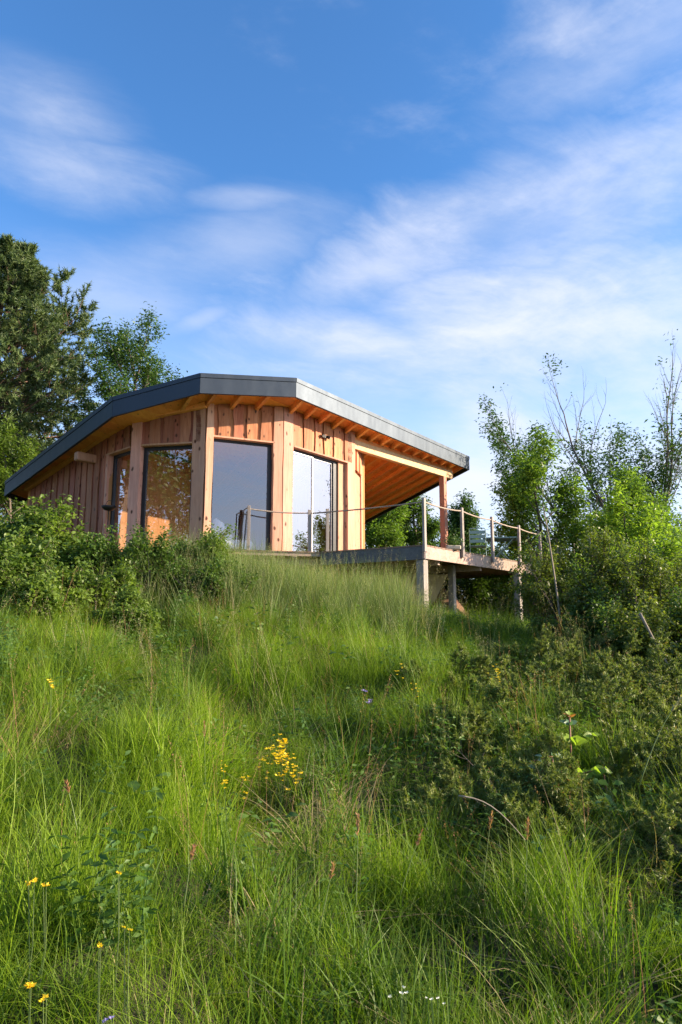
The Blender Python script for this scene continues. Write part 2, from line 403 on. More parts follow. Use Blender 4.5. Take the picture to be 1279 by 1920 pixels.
def axis(lo, hi, fine_lo, fine_hi, step, grow=1.25):
    a = list(np.arange(fine_lo, fine_hi + 1e-6, step)); s = step
    while a[-1] < hi: s *= grow; a.append(min(a[-1] + s, hi))
    s = step
    while a[0] > lo: s *= grow; a.insert(0, max(a[0] - s, lo))
    return np.array(a)
xs = axis(-400, 400, -14, 14, .3); ys = axis(-400, 500, 0, 26, .3)
XX, YY = np.meshgrid(xs, ys); ZZ = ground(XX, YY)
nx, ny = len(xs), len(ys); idx = np.arange(nx * ny).reshape(ny, nx)
F = np.stack([idx[:-1, :-1], idx[:-1, 1:], idx[1:, 1:], idx[1:, :-1]], -1).reshape(-1, 4)
m, t, o = material('meadow_soil'); g = t.add('ShaderNodeNewGeometry')
n = t.noise(g.outputs['Position'], 3, 8, .65); n2 = t.noise(g.outputs['Position'], .4, 4, .5)
principled(t, o, t.mix(t.maprange(n, .35, .65), t.mix(n2, (.035, .05, .012), (.06, .08, .02)), (.055, .045, .022)), .95, bump=n, bstr=.8, bdist=.05)
tag(link('ground', mesh_np('ground', np.stack([XX, YY, ZZ], -1).reshape(-1, 3), F, True), m), kind='structure')

# ------------------------------------------------------------------ HOUSE
DECK = at(795, 1021, 13.2).z
def roof_h(x, y):
    c = E_CD
    return min(c.z + G1[0] * (x - c.x) + G1[1] * (y - c.y), c.z + G2[0] * (x - c.x) + G2[1] * (y - c.y))
E_A, E_BC, E_CD, E_DE, E_E = at(11, 903, 18.3), at(213, 745, 13.4), at(376, 701, 13.2), at(555, 710, 13.9), at(879, 857, 20.7)
def plane(a, b, c):
    d1, d2 = b - a, c - a; det = d1.x * d2.y - d1.y * d2.x
    return ((d1.z * d2.y - d1.y * d2.z) / det, (d1.x * d2.z - d1.z * d2.x) / det)
G1 = plane(E_CD, E_BC, E_A); G2 = plane(E_CD, E_DE, E_E)
RD = Vector((-.47, .883, 0)).normalized()          # rafter direction in plan
E_BR = E_E + RD * 9.2; E_BR.z = roof_h(E_BR.x, E_BR.y)
E_BL = Vector((-7.2, 26.0, 0)); E_BL.z = roof_h(E_BL.x, E_BL.y)
EAVES = [E_A, E_BC, E_CD, E_DE, E_E, E_BR, E_BL]
FD = .41

def corner(px, Y, py=900): return Vector((at(px, py, Y).x, Y, 0))
W = [corner(60, 18.1), corner(189, 15.25), corner(247, 14.35), corner(384, 14.05), corner(526, 14.7), corner(662, 16.75)]
W.append(W[-1] + Vector((.24, 1.05, 0)))

house = empty('wooden_house', (-2, 17, DECK), 'polygonal larch clad wooden house with dark metal roof edge on the hillside', 'house')
class Fac:
    def __init__(s, a, b):
        s.a, s.b = a.copy(), b.copy(); s.d = (b - a).normalized(); s.n = Vector((s.d.y, -s.d.x, 0)); s.L = (b - a).length
    def p(s, u, off, z): q = s.a + s.d * u + s.n * off; return Vector((q.x, q.y, z))
    def u(s, px, py=900, off=0.):
        """distance along the facade at which column px is seen"""
        d = pix_dir(px, py); a = s.a + s.n * off      # solve a + d*u on the vertical plane of the sight line
        return (d.x * a.y - d.y * a.x) / (s.d.x * d.y - s.d.y * d.x)
    def z(s, px, py, off=0.):
        q = s.a + s.n * off; d = pix_dir(px, py); k = q.dot(s.n) / (d.x * s.n.x + d.y * s.n.y); return d.z * k
FA, FB, FC, FDd, FE, FF = [Fac(W[i], W[i + 1]) for i in range(6)]
def soff(f, u, off=0.): q = f.p(u, off, 0); return roof_h(q.x, q.y) - FD + .15
FLOOR = DECK + .01

def board_mesh(f, u0, u1, z0a, z0b, top, off, th, wav, seed):
    """a plank with live (wavy) edges on facade f; z0a, z0b lower heights at both edges"""
    rr = random.Random(seed); K = 9
    ph = [rr.uniform(0, 6) for _ in range(4)]
    def wob(k, zt): return wav * (math.sin(zt * 3.1 + ph[k]) * .6 + math.sin(zt * 7.3 + ph[k + 1]) * .4 + rr.uniform(-.25, .25))
    vs = []
    for i in range(K):
        s = i / (K - 1)
        ua, ub = u0 + 0, u1 + 0
        za = z0a + (top(ua) - z0a) * s; zb = z0b + (top(ub) - z0b) * s
        ua += wob(0, za); ub += wob(2, zb)
        vs += [f.p(ua, off, za), f.p(ub, off, zb), f.p(ub + .004, off + th, zb), f.p(ua - .004, off + th, za)]
    b = MB(); fs = []
    for i in range(K - 1):
        o_ = i * 4
        for a, c in ((0, 1), (1, 2), (2, 3), (3, 0)): fs.append((o_ + a, o_ + c, o_ + 4 + c, o_ + 4 + a))
    fs += [(3, 2, 1, 0), tuple((K - 1) * 4 + k for k in range(4))]
    b.add(vs, fs); return b

SEED = [0]
def boards(f, parent, u0, u1, zlow, widths, mat, off0=.0, top=None):
    """fill u0..u1 with alternate low and proud planks"""
    top = top or (lambda u: soff(f, min(max(u, 0), f.L)) - .002); u = u0; k = 0
    while u < u1 - .03:
        SEED[0] += 1; rr = random.Random(SEED[0] * 13)
        wd = min(rr.uniform(*widths), u1 - u)
        if u1 - u - wd < .07: wd = u1 - u
        proud = k % 2
        zl = zlow if callable(zlow) else (lambda uu: zlow)
        e = .035 if proud else -.004
        a, b_ = max(u - e, u0), min(u + wd + e, u1)
        board_mesh(f, a, b_, zl(a), zl(b_), top, off0 + (.034 if proud else .0), .026, .024 if proud else .002, SEED[0]).build('board', mat, parent)
        u += wd; k += 1

def wall_part(f, u0, u1, z0, z1=None, name='wall', mat=None):
    """structural wall behind the planks (z1 None: up to the soffit)"""
    ta = z1 if z1 else soff(f, max(u0, 0)) - .01; tb = z1 if z1 else soff(f, min(u1, f.L)) - .01
    b = MB(); b.prism([f.p(u0, -.15, z0), f.p(u1, -.15, z0), f.p(u1, -.15, tb), f.p(u0, -.15, ta)], f.n * .145)
    return b.build(name, mat or M['interior'], house)

def column(f, u0, u1, z0, z1, off=.05, depth=.25, mat=None, wav=.012):
    b = board_mesh(f, u0, u1, z0, z0, (lambda u: z1) if z1 else (lambda u: soff(f, min(max(u, 0), f.L)) - .004), off - depth, depth, wav, SEED[0]); SEED[0] += 7
    return b.build('column', mat or M['column'], house)

def window(f, u0, u1, z0, z1, panes=((0, 1),), fw=.055, off=-.12, label=None, fr=None):
    root_b = MB(); d = .035
    z = lambda k: z0 + (z1 - z0) * k
    # outer frame
    for a, c, e, g_ in ((u0, u0 + fw, z0, z1), (u1 - fw * (fr or 1), u1, z0, z1), (u0 + fw, u1 - fw * (fr or 1), z1 - fw, z1), (u0 + fw, u1 - fw * (fr or 1), z0, z0 + fw)):
        root_b.box(f.p((a + c) / 2, off, (e + g_) / 2), f.d * (c - a) / 2, f.n * d, Vector((0, 0, (g_ - e) / 2)))
    o = root_b.build('window', M['frame'], house)
    if label: o['label'] = label
    U0, U1 = u0 + fw, u1 - fw * (fr or 1)
    for i, (a, b_) in enumerate(panes):
        ua, ub = U0 + (U1 - U0) * a, U0 + (U1 - U0) * b_
        po = off + (0 if len(panes) == 1 else (.018 if i == 0 else -.018))
        g_ = MB(); g_.prism([f.p(ua, po, z0 + fw), f.p(ub, po, z0 + fw), f.p(ub, po, z1 - fw), f.p(ua, po, z1 - fw)], f.n * .001)
        me = bpy.data.meshes.new('pane'); q = [f.p(ua, po, z0 + fw), f.p(ub, po, z0 + fw), f.p(ub, po, z1 - fw), f.p(ua, po, z1 - fw)]
        me.from_pydata([tuple(v) for v in q], [], [(0, 1, 2, 3)]); link('pane', me, M['glass'], o)
        if len(panes) > 1:
            s = MB(); sw = .03
            for aa, cc, e, h in ((ua, ua + sw, z0 + fw, z1 - fw), (ub - sw, ub, z0 + fw, z1 - fw), (ua + sw, ub - sw, z1 - fw - sw, z1 - fw), (ua + sw, ub - sw, z0 + fw, z0 + fw + sw)):
                s.box(f.p((aa + cc) / 2, po + .002, (e + h) / 2), f.d * (cc - aa) / 2, f.n * .016, Vector((0, 0, (h - e) / 2)))
            s.build('sash', M['alu'], o)
    return o

def lintel(f, u0, u1, z, mat, th=.035, depth=.20):
    b = MB(); b.box(f.p((u0 + u1) / 2, -depth / 2 + .06, z + th / 2), f.d * (u1 - u0) / 2, f.n * (depth / 2), Vector((0, 0, th / 2)))
    return b.build('lintel', mat, house)

ZB = DECK - .55
# facade A: planks only
wall_part(FA, 0, FA.L, ZB)
wa = empty('plank_cladding'); wa.parent = house; wa.location = (0, 0, 0) - house.location if False else Vector((0, 0, 0)) - house.location
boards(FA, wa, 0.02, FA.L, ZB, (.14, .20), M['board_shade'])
# facade B: narrow window
uB0, uB1 = FB.u(204), FB.u(243)
hB = FB.z(225, 848)
wall_part(FB, 0, uB0, ZB); wall_part(FB, uB0 + .001, FB.L, hB + .04)
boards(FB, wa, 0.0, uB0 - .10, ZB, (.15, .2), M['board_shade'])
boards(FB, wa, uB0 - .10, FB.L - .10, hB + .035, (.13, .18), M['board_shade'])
column(FB, uB0 - .10, uB0, ZB, hB, .045, .2, M['porch_post'])
lintel(FB, uB0 - .1, FB.L - .05, hB, M['porch_post'])
window(FB, uB0 + .01, FB.L - .02, DECK - .05, hB, label='narrow window with thick black frame')
# facade C
hC = FC.z(310, 835); uC0, uC1 = FC.u(264), FC.u(361)
wall_part(FC, 0.0, FC.L, hC + .04)
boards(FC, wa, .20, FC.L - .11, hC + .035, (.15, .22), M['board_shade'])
column(FC, -.02, uC0 - .01, ZB, None, .07, .30)
column(FC, uC1, FC.L - .01, ZB, None, .06, .24)
lintel(FC, uC0 - .02, uC1 + .02, hC, M['porch_post'])
window(FC, uC0, uC1, DECK - .1, hC, fw=.075, label='square window with orange wooden room behind it')
# facade D
hD = .5 * (FDd.z(400, 820) + FDd.z(505, 831)); uD0, uD1 = FDd.u(396.5), FDd.u(511.5)
wall_part(FDd, 0, FDd.L, hD + .04)
boards(FDd, wa, .10, FDd.L - .12, hD + .035, (.13, .19), M['board'])
column(FDd, .002, uD0, ZB, None, .07, .28)
column(FDd, uD1, FDd.L + .02, ZB, None, .06, .24)
lintel(FDd, uD0 - .03, uD1 + .02, hD, M['porch_post'])
window(FDd, uD0, uD1, DECK, hD, fw=.05, fr=1.8, label='large single pane window reflecting grey sky')
# facade E: sliding door
hE = .5 * (FE.z(550, 838) + FE.z(640, 867)); uE0, uE1 = FE.u(544.5), FE.u(637)
wall_part(FE, 0, FE.L, hE + .04)
boards(FE, wa, .14, FE.L - .02, hE + .035, (.15, .23), M['board'])
column(FE, 0.015, uE0, ZB, None, .075, .26)
column(FE, FE.u(649), FE.L + .01, ZB, None, .06, .25)
column(FE, uE1 + .005, FE.u(649) - .003, ZB, hE, -.04, .16, M['porch_post'], .003)
lintel(FE, uE0 - .02, FE.u(649) + .03, hE, M['porch_post'])
window(FE, uE0, uE1, DECK, hE, ((0, .52), (.50, 1)), .055, fr=2.6, label='sliding glass door in a black frame beside the porch')
# facade F: foreshortened end with narrow opening
hF = hE - .12
wall_part(FF, 0, FF.L, hF + .04); boards(FF, wa, .05, FF.L - .16, hF + .035, (.14, .2), M['board'])
column(FF, FF.L - .16, FF.L, ZB, None, .03, .2)
wall_part(FF, .02, FF.L - .17, ZB, hF, 'wall', M['porch_post'])
# back and side walls, floor
G_end = W[-1]; gb = G_end + RD * 6.2; ga = Vector((-6.3, 23.2, 0))
for a, b_ in ((gb, G_end), (ga, gb), (W[0], ga)):
    f = Fac(a, b_); f2 = f
    bb = MB(); zt = [roof_h(p.x, p.y) - FD + .14 for p in (a, b_)]
    bb.prism([f.p(0, -.1, ZB), f.p(f.L, -.1, ZB), f.p(f.L, -.1, zt[1]), f.p(0, -.1, zt[0])], f.n * .1)
    bb.build('wall', M['interior'], house)
inner = [w_ + Vector((0, 0, 0)) for w_ in W] + [gb, ga]
cen = sum(inner, Vector()) / len(inner)
fl = MB(); fl.prism([(p.x + (cen.x - p.x) * .02, p.y + (cen.y - p.y) * .02, DECK - .12) for p in inner], (0, 0, .115)); fl.build('floor', M['floor'], house)
# interior partition seen through the glass
pt = MB(); pt.beam((-5.05, 15.3, DECK + 1.28), (-3.55, 17.5, DECK + 1.28), .1, 2.5); pt.build('partition_wall', M['interior'], house)
# foundation under the house
fd = MB(); fp = [w_ + (cen - w_) * .06 for w_ in inner]
fd.prism([(p.x, p.y, -1.2) for p in fp], (0, 0, DECK - .13 + 1.2)); fd.build('foundation', M['plaster'], house)
rw = MB(); A_, B_, C_, D_ = at(585, 1068, 16.6), at(840, 1084, 17.0), at(800, 1158, 17.0), at(585, 1170, 16.6); A_.z = B_.z = min(A_.z, DECK - .3)
rw.prism([A_, B_, C_, D_], (.03, .35, 0)); rw.build('retaining_wall', M['plaster'], house)
# corner boards of the wall top: beam following the slope of facades A, B, C under the soffit
for f in (FA, FB, FC):
    b = MB(); b.beam(f.p(-.02, .12, soff(f, 0) - .07), f.p(f.L + .02, .12, soff(f, f.L) - .07), .11, .13); b.build('eaves_beam', M['rafter'], house)
lb = MB(); q = FB.p(-.25, 0, 0); zb_ = FB.z(150, 858, .3)
lg0 = FA.p(FA.L - .25, -.1, at(150, 862, 15.4).z); lb.beam(lg0, lg0 + FB.n * .62, .17, .20); lb.build('beam_end', M['porch_post'], house, bevel=.02)

# ---- roof
roof = MB()
top = [v + Vector((0, 0, -.02)) for v in EAVES]
cen_r = Vector((sum(v.x for v in EAVES) / 7, sum(v.y for v in EAVES) / 7, 0))
ins = [Vector((v.x + (cen_r.x - v.x) * .004, v.y + (cen_r.y - v.y) * .004, v.z - .015)) for v in EAVES]
b_ = [Vector((v.x, v.y, v.z - FD + .18)) for v in ins]
n = 7
roof.add(ins + b_, [(0, 1, 2), (0, 2, 3, 4, 5, 6), (7 + 2, 7 + 1, 7 + 0), (13, 12, 11, 10, 9, 7)] + [(i, (i + 1) % n, n + (i + 1) % n, n + i) for i in range(n)])
roof = roof.build('roof', M['frame'], house)
for i in range(7):
    a, c = EAVES[i], EAVES[(i + 1) % 7]; L = (c - a).length; k = max(1, round(L / 2.3)) if i in (0, 3) else 1
    nrm = Vector(((c - a).y, -(c - a).x, 0)).normalized()
    for j in range(k):
        p, q = a.lerp(c, j / k), a.lerp(c, (j + 1) / k); gp = (c - a).normalized() * (.0015 if j else 0)
        p = p + gp
        fb = MB(); zt, zb = -.085, -FD
        fb.prism([p + Vector((0, 0, zb)), q + Vector((0, 0, zb)), q + Vector((0, 0, zt)), p + Vector((0, 0, zt))], nrm * .012)
        fb.prism([p + Vector((0, 0, zb)), q + Vector((0, 0, zb)), q + Vector((0, 0, zb + .012)), p + Vector((0, 0, zb + .012))], nrm * -.05)
        fb.build('fascia_panel', M['fascia'], roof)
        cp = MB(); cp.prism([p + Vector((0, 0, -.078)), q + Vector((0, 0, -.078)), q + Vector((0, 0, .012)), p + Vector((0, 0, .012))], nrm * .026)
        cp.prism([p + Vector((0, 0, .0)), q + Vector((0, 0, .0)), q + Vector((0, 0, .012)), p + Vector((0, 0, .012))], nrm * -.25)
        cp.build('roof_edge_cap', M['fascia'], roof)

def clip_strips(poly, dirn, width, gap, zfun, th, name, mat, parent, jit=0.):
    """lay strips of boards across a plan polygon; strips run along dirn"""
    dirn = Vector((dirn[0], dirn[1], 0)).normalized(); nn_ = Vector((-dirn.y, dirn.x, 0))
    s0 = min(p.dot(nn_) for p in poly); s1 = max(p.dot(nn_) for p in poly); s = s0
    while s < s1:
        e = min(s + width, s1); bm = bmesh.new(); vs = [bm.verts.new((p.x, p.y, 0)) for p in poly]; bm.faces.new(vs)
        for co, no in ((nn_ * (s + gap / 2), -nn_), (nn_ * (e - gap / 2), nn_)):
            bmesh.ops.bisect_plane(bm, geom=bm.verts[:] + bm.edges[:] + bm.faces[:], plane_co=co, plane_no=no, clear_outer=True)
        if bm.faces:
            for v in bm.verts: v.co.z = zfun(v.co.x, v.co.y)
            r = bmesh.ops.extrude_face_region(bm, geom=bm.faces[:])
            dz_ = th
            for v in [g_ for g_ in r['geom'] if isinstance(g_, bmesh.types.BMVert)]: v.co.z += dz_
            bmesh.ops.recalc_face_normals(bm, faces=bm.faces)
            me = bpy.data.meshes.new(name); bm.to_mesh(me); link(name, me, mat, parent)
        bm.free(); s += width
inp = [Vector((v.x + (cen_r.x - v.x) * .008, v.y + (cen_r.y - v.y) * .008, 0)) for v in EAVES]
EP = (E_E - E_DE).normalized()
clip_strips(inp, (EP.x, EP.y), .30, .006, lambda x, y: roof_h(x, y) - FD + .152, .02, 'soffit_board', M['soffit'], roof)
# rafters
def inside(p, poly):
    c = False; n = len(poly); j = n - 1
    for i in range(n):
        if (poly[i].y > p.y) != (poly[j].y > p.y) and p.x < (poly[j].x - poly[i].x) * (p.y - poly[i].y) / (poly[j].y - poly[i].y) + poly[i].x: c = not c
        j = i
    return c
def run_length(p, d, poly, mx=14):
    s = .05
    while s < mx and inside(p + d * s, poly): s += .05
    return s - .06
def rafter(p, ext=None):
    L = run_length(p, RD, inp) if ext is None else ext
    if L < .3: return
    a = p + RD * .03; e = p + RD * L; mb = MB(); pts = [a]
    K = 2
    A = Vector((a.x, a.y, roof_h(a.x, a.y) - FD + .152 - .065)); B = Vector((e.x, e.y, roof_h(e.x, e.y) - FD + .152 - .065))
    mb.beam(A, B, .075, .125); mb.build('rafter', M['rafter'], roof)
Ld = (E_E - E_DE).length; s = .30
while s < Ld - .1: rafter(E_DE.lerp(E_E, s / Ld)); s += .52
Lc = (E_DE - E_CD).length; s = .35
while s < Lc: rafter(E_CD.lerp(E_DE, s / Lc)); s += .56
Lb = (E_CD - E_BC).length
rafter(E_BC.lerp(E_CD, .93), 3.2)
# porch beam + its posts
zt = at(660, 828, 16.75).z; zb2 = at(845, 893, 20.4).z
pb0 = FE.p(FE.L - .05, .03, zt - .13); q = at(845, 907, 20.55)
def slope_beam():
    a = FE.p(FE.L - .02, -.04, 0); e = Vector((at(846, 905, 20.6).x, 20.6, 0))
    za = roof_h(a.x, a.y) - FD + .02; ze = roof_h(e.x, e.y) - FD + .02
    return Vector((a.x, a.y, za)), Vector((e.x, e.y, ze))
ba, be = slope_beam()
mb = MB(); mb.beam(ba + Vector((0, 0, -.165)), be + Vector((0, 0, -.165)), .14, .24); mb.build('porch_beam', M['beam'], house, bevel=.008)
mb = MB(); mb.beam(ba + Vector((0, 0, 0.0)), be + Vector((0, 0, 0.0)), .10, .085); mb.build('wall_plate', M['rafter'], house)
k = (826 - 662) / (846 - 662); pp = ba.lerp(be, .9)
fdir = (be - ba).normalized(); fdir.z = 0; fdir.normalize(); fn = Vector((fdir.y, -fdir.x, 0))
mb = MB(); mb.box((pp.x, pp.y, (pp.z - .285 + DECK) / 2), fdir * .085, fn * .085, Vector((0, 0, (pp.z - .285 - DECK) / 2)))
mb.build('porch_post', M['porch_post'], house, bevel=.006)
# spotlights over the door
ul = FE.u(604, 817); zl = FE.z(604, 817, .06)
lamp = empty('wall_lamp', FE.p(ul, .06, zl), 'small black twin spotlight fixed on the planks above the sliding door', 'lamp')
mb = MB(); mb.box(FE.p(ul, .075, zl), FE.d * .035, FE.n * .02, Vector((0, 0, .04))); mb.build('bracket', M['black'], lamp)
for sg in (-1, 1):
    c = FE.p(ul + sg * .09, .11, zl - .005); ax = (FE.n * .75 + FE.d * sg * .5 + Vector((0, 0, -.45))).normalized()
    h = MB().tube([c - ax * .05, c, c + ax * .06], [.026, .042, .045], 12).tube([FE.p(ul, .08, zl), c - ax * .02], .011, 6).build('lamp_head', M['black'], lamp)
    MB().tube([c + ax * .0601, c + ax * .063], [.036, .036], 12).build('lens', M['lens'], h)

# ------------------------------------------------------------------ DECK
K_ = atz(796, 1021, DECK); L0 = atz(452, 1031, DECK); Mc = atz(601, 1034.5, DECK)
P5 = Vector((atz(1045, 1066, DECK).x, 0, 0)); edir = Vector((.62, .785, 0)).normalized()
KR = K_ + edir * 7.4
deck_poly = [L0, Mc, K_, KR, KR + Vector((-.785, .62, 0)) * 3.6, W[-1] + RD * 3.5, W[-1] + RD * .2 + Vector((0, 0, 0)), W[-1], W[-2], W[-3], W[-4] + Vector((.35, .14, 0))]
for v in deck_poly: v.z = DECK
deck = empty('wooden_deck', (K_.x, K_.y, DECK), 'raised wooden deck on square posts in front of the house and porch', 'deck')
bd = (K_ - Mc).normalized()
clip_strips(deck_poly, (bd.x, bd.y), .145, .012, lambda x, y: DECK - .026, .026, 'deck_board', M['deck_board'], deck)
def fascia(a, b, z0, z1, mat, off=.0, th=.045, name='fascia_board', ext=0.):
    d = (b - a).normalized(); nr = Vector((d.y, -d.x, 0)); a = a - d * ext
    mb = MB(); mb.prism([(a.x + nr.x * off, a.y + nr.y * off, z0), (b.x + nr.x * off, b.y + nr.y * off, z0), (b.x + nr.x * off, b.y + nr.y * off, z1), (a.x + nr.x * off, a.y + nr.y * off, z1)], nr * -th)
    return mb.build(name, mat, deck)
fascia(L0, Mc, DECK - .10, DECK - .028, M['deck_side'], -.02)
fascia(L0 + Vector((.3, .2, 0)), Mc + Vector((.1, .15, 0)), DECK - .27, DECK - .14, M['deck_side'], -.12, .08, 'beam')
fascia(Mc, K_, DECK - .285, DECK - .028, M['deck_dark'], -.012)
for i in range(3):
    a = K_.lerp(KR, i / 3); b = K_.lerp(KR, (i + 1) / 3); fascia(a + edir * (.004 if i else 0), b, DECK - .27, DECK - .028, M['deck_side'], -.008)
# joists and beams under the deck
for i in range(12):
    a = K_.lerp(KR, (i + .4) / 12); dd = Vector((-.785, .62, 0))
    Lr = run_length(Vector((a.x, a.y, 0)), -bd, [Vector((p.x, p.y, 0)) for p in deck_poly], 6)
    if Lr > .4:
        mb = MB(); mb.beam((a.x - bd.x * .06, a.y - bd.y * .06, DECK - .10), (a.x - bd.x * Lr, a.y - bd.y * Lr, DECK - .10), .06, .14); mb.build('joist', M['deck_board'], deck)
fr = Vector((bd.x, bd.y, 0)); fn2 = Vector((-bd.y, bd.x, 0))
for off, zc, L1 in ((.75, .27, .3), (2.6, .27, .5)):
    a = K_ + edir * off + bd * -.12; b = a - bd * 3.1
    mb = MB(); mb.beam((a.x + 0, a.y, DECK - zc), (b.x, b.y, DECK - zc), .1, .14); mb.build('beam', M['deck_side'], deck)
def deck_post(x, y, ztop, w, ang):
    zb = gz(x, y) - .3; c, s_ = math.cos(ang), math.sin(ang)
    mb = MB(); mb.box((x, y, (ztop + zb) / 2), (c * w / 2, s_ * w / 2, 0), (-s_ * w / 2, c * w / 2, 0), (0, 0, (ztop - zb) / 2)); mb.build('post', M['grey_wood'], deck, bevel=.006)
ang = math.atan2(edir.y, edir.x)
q = K_ + edir * .12 - bd * .13; deck_post(q.x, q.y, DECK - .29, .17, ang)
q = at(848, 1100, 15.4); deck_post(q.x, q.y, DECK - .2, .13, ang)
q = K_.lerp(KR, .58) - bd * .1; q = Vector((at(971, 1100, q.y).x, q.y, 0)); deck_post(q.x, q.y, DECK - .28, .15, ang)
q = KR - edir * .3 - bd * .3; deck_post(q.x, q.y, DECK - .28, .15, ang)

# ---- rope railing
rail = empty('rope_railing', (K_.x, K_.y, DECK), 'rope railing strung between slim grey wooden posts along the deck edge', 'railing')
tops = []
def rail_post(px, ptop, pbase, base, w, ang_, drop=.0):
    zt = at(px, ptop, base.y).z; c, s_ = math.cos(ang_), math.sin(ang_)
    z0 = DECK - drop if drop else DECK + .002
    mb = MB(); mb.box((base.x, base.y, (zt + z0) / 2), (c * w / 2, s_ * w / 2, 0), (-s_ * w * .35, c * w * .35, 0), (0, 0, (zt - z0) / 2))
    mb.build('railing_post', M['grey_wood'], rail, bevel=.004)
    tops.append(Vector((base.x, base.y, zt - .07)))
angA = math.atan2((Mc - L0).y, (Mc - L0).x)
def on_line(a, d, px):
    dd = pix_dir(px, 1000); return a + d * ((dd.x * a.y - dd.y * a.x) / (d.x * dd.y - d.y * dd.x))
dA = (Mc - L0).normalized(); inA = Vector((-dA.y, dA.x, 0)) * .06
b0 = on_line(L0 + inA, dA, 466); rail_post(466, 948, 0, b0, .065, angA)
b1 = on_line(L0 + inA, dA, 580); rail_post(580, 956, 0, b1, .065, angA)
b2 = on_line(K_ + Vector((.0, .08, 0)), bd, 614); rail_post(614, 954, 0, b2, .065, angA)
outE = Vector((edir.y, -edir.x, 0)) * .03
for px, pt_ in ((796, 934), (867, 952), (923, 969), (973, 985), (1012, 997), (1044, 1006), (1074, 1014)):
    rail_post(px, pt_, 0, on_line(K_ + outE, edir, px), .075, ang, .14)
for i in range(len(tops) - 1):
    a, b = tops[i], tops[i + 1]; K = 13; sag = (b - a).length * (.022 if i != 2 else .008)
    pts = [a.lerp(b, k / (K - 1)) - Vector((0, 0, sag * (1 - (2 * k / (K - 1) - 1) ** 2))) for k in range(K)]
    # three twisted strands
    mb = MB()
    for s3 in range(3):
        tw = []
        Kf = max(14, int((b - a).length / .035))
        for k in range(Kf + 1):
            u = k / Kf; j = min(int(u * (K - 1)), K - 2); fr_ = u * (K - 1) - j; p = pts[j].lerp(pts[j + 1], fr_)
            an = 2 * math.pi * (u * (b - a).length / .12) + s3 * 2.094
            dd = (b - a).normalized(); e1 = dd.cross(Vector((0, 0, 1))).normalized(); e2 = e1.cross(dd)
            tw.append(p + e1 * math.cos(an) * .009 + e2 * math.sin(an) * .009)
        mb.tube(tw, .0095, 4)
    mb.build('rope', M['rope'], rail, smooth=True)
a = tops[0]
MB().tube([a + Vector((-.01, -.05, .02)), a + Vector((-.10, -.03, -.03)), a + Vector((-.13, 0, -.3)), a + Vector((-.17, 0, -.85)), a + Vector((-.10, 0, -.92)), a + Vector((-.07, 0, -.5)), a + Vector((-.04, -.02, -.05))],
          .014, 6).build('rope_tail', M['dark_rope'], rail, smooth=True)

# ---- furniture on the deck
def frame_pt(o, ex, ey): return lambda x, y, z: o + ex * x + ey * y + Vector((0, 0, z))
cq = at(896, 1010, 17.4); co_ = Vector((cq.x, 17.4, DECK + .002))
chair = empty('garden_chair', co_, 'sage green slatted metal garden chair on the deck behind the railing', 'chair')
ex = Vector((.97, -.22, 0)).normalized(); ey = Vector((.22, .97, 0)); T = frame_pt(co_, ex, ey)   # ex: to chair's right, ey: backwards is towards the camera
# side frames
for sx in (-.2, .2):
    MB().tube([T(sx, -.26, 0), T(sx, -.10, .28), T(sx, .02, .44)], .011, 6).build('leg', M['sage'], chair)
    MB().tube([T(sx, .27, 0), T(sx, .16, .30), T(sx, .05, .44)], .011, 6).build('leg', M['sage'], chair)
    MB().tube([T(sx, .22, .44), T(sx, -.18, .43), T(sx, -.24, .60), T(sx, -.30, .84)], .012, 6).build('side_rail', M['sage'], chair)
MB().tube([T(-.2, -.30, .84), T(-.17, -.305, .875), T(.17, -.305, .875), T(.2, -.30, .84)], .012, 6).build('back_rail', M['sage'], chair)
for k in range(3):
    z = .56 + .11 * k; yb = -.225 - .072 * (z - .5) / .34
    MB().box(T(0, yb, z), ex * .2, ey * .006, Vector((0, 0, .042))).build('slat', M['sage'], chair, bevel=.004)
for k in range(5):
    MB().box(T(0, -.15 + .085 * k, .452), ex * .21, ey * .034, Vector((0, 0, .006))).build('slat', M['sage'], chair)
tq = at(938, 1012, 18.1); to = Vector((tq.x, 18.1, DECK + .002))
table = empty('garden_table', to, 'sage green folding metal table beside the slatted chair', 'table'); T = frame_pt(to, ex, ey)
for k in range(7):
    MB().box(T(0, -.3 + .1 * k, .735), ex * .42, ey * .046, Vector((0, 0, .008))).build('slat', M['sage'], table)
MB().tube([T(-.42, -.35, .718), T(.42, -.35, .718), T(.42, .35, .718), T(-.42, .35, .718), T(-.42, -.35, .718)], .012, 6).build('top_frame', M['sage'], table)
for sy in (-.28, .28):
    MB().tube([T(-.36, sy, 0), T(.34, sy, .71)], .012, 6).build('leg', M['sage'], table)
    MB().tube([T(.36, sy * .9, 0), T(-.34, sy * .9, .71)], .012, 6).build('leg', M['sage'], table)

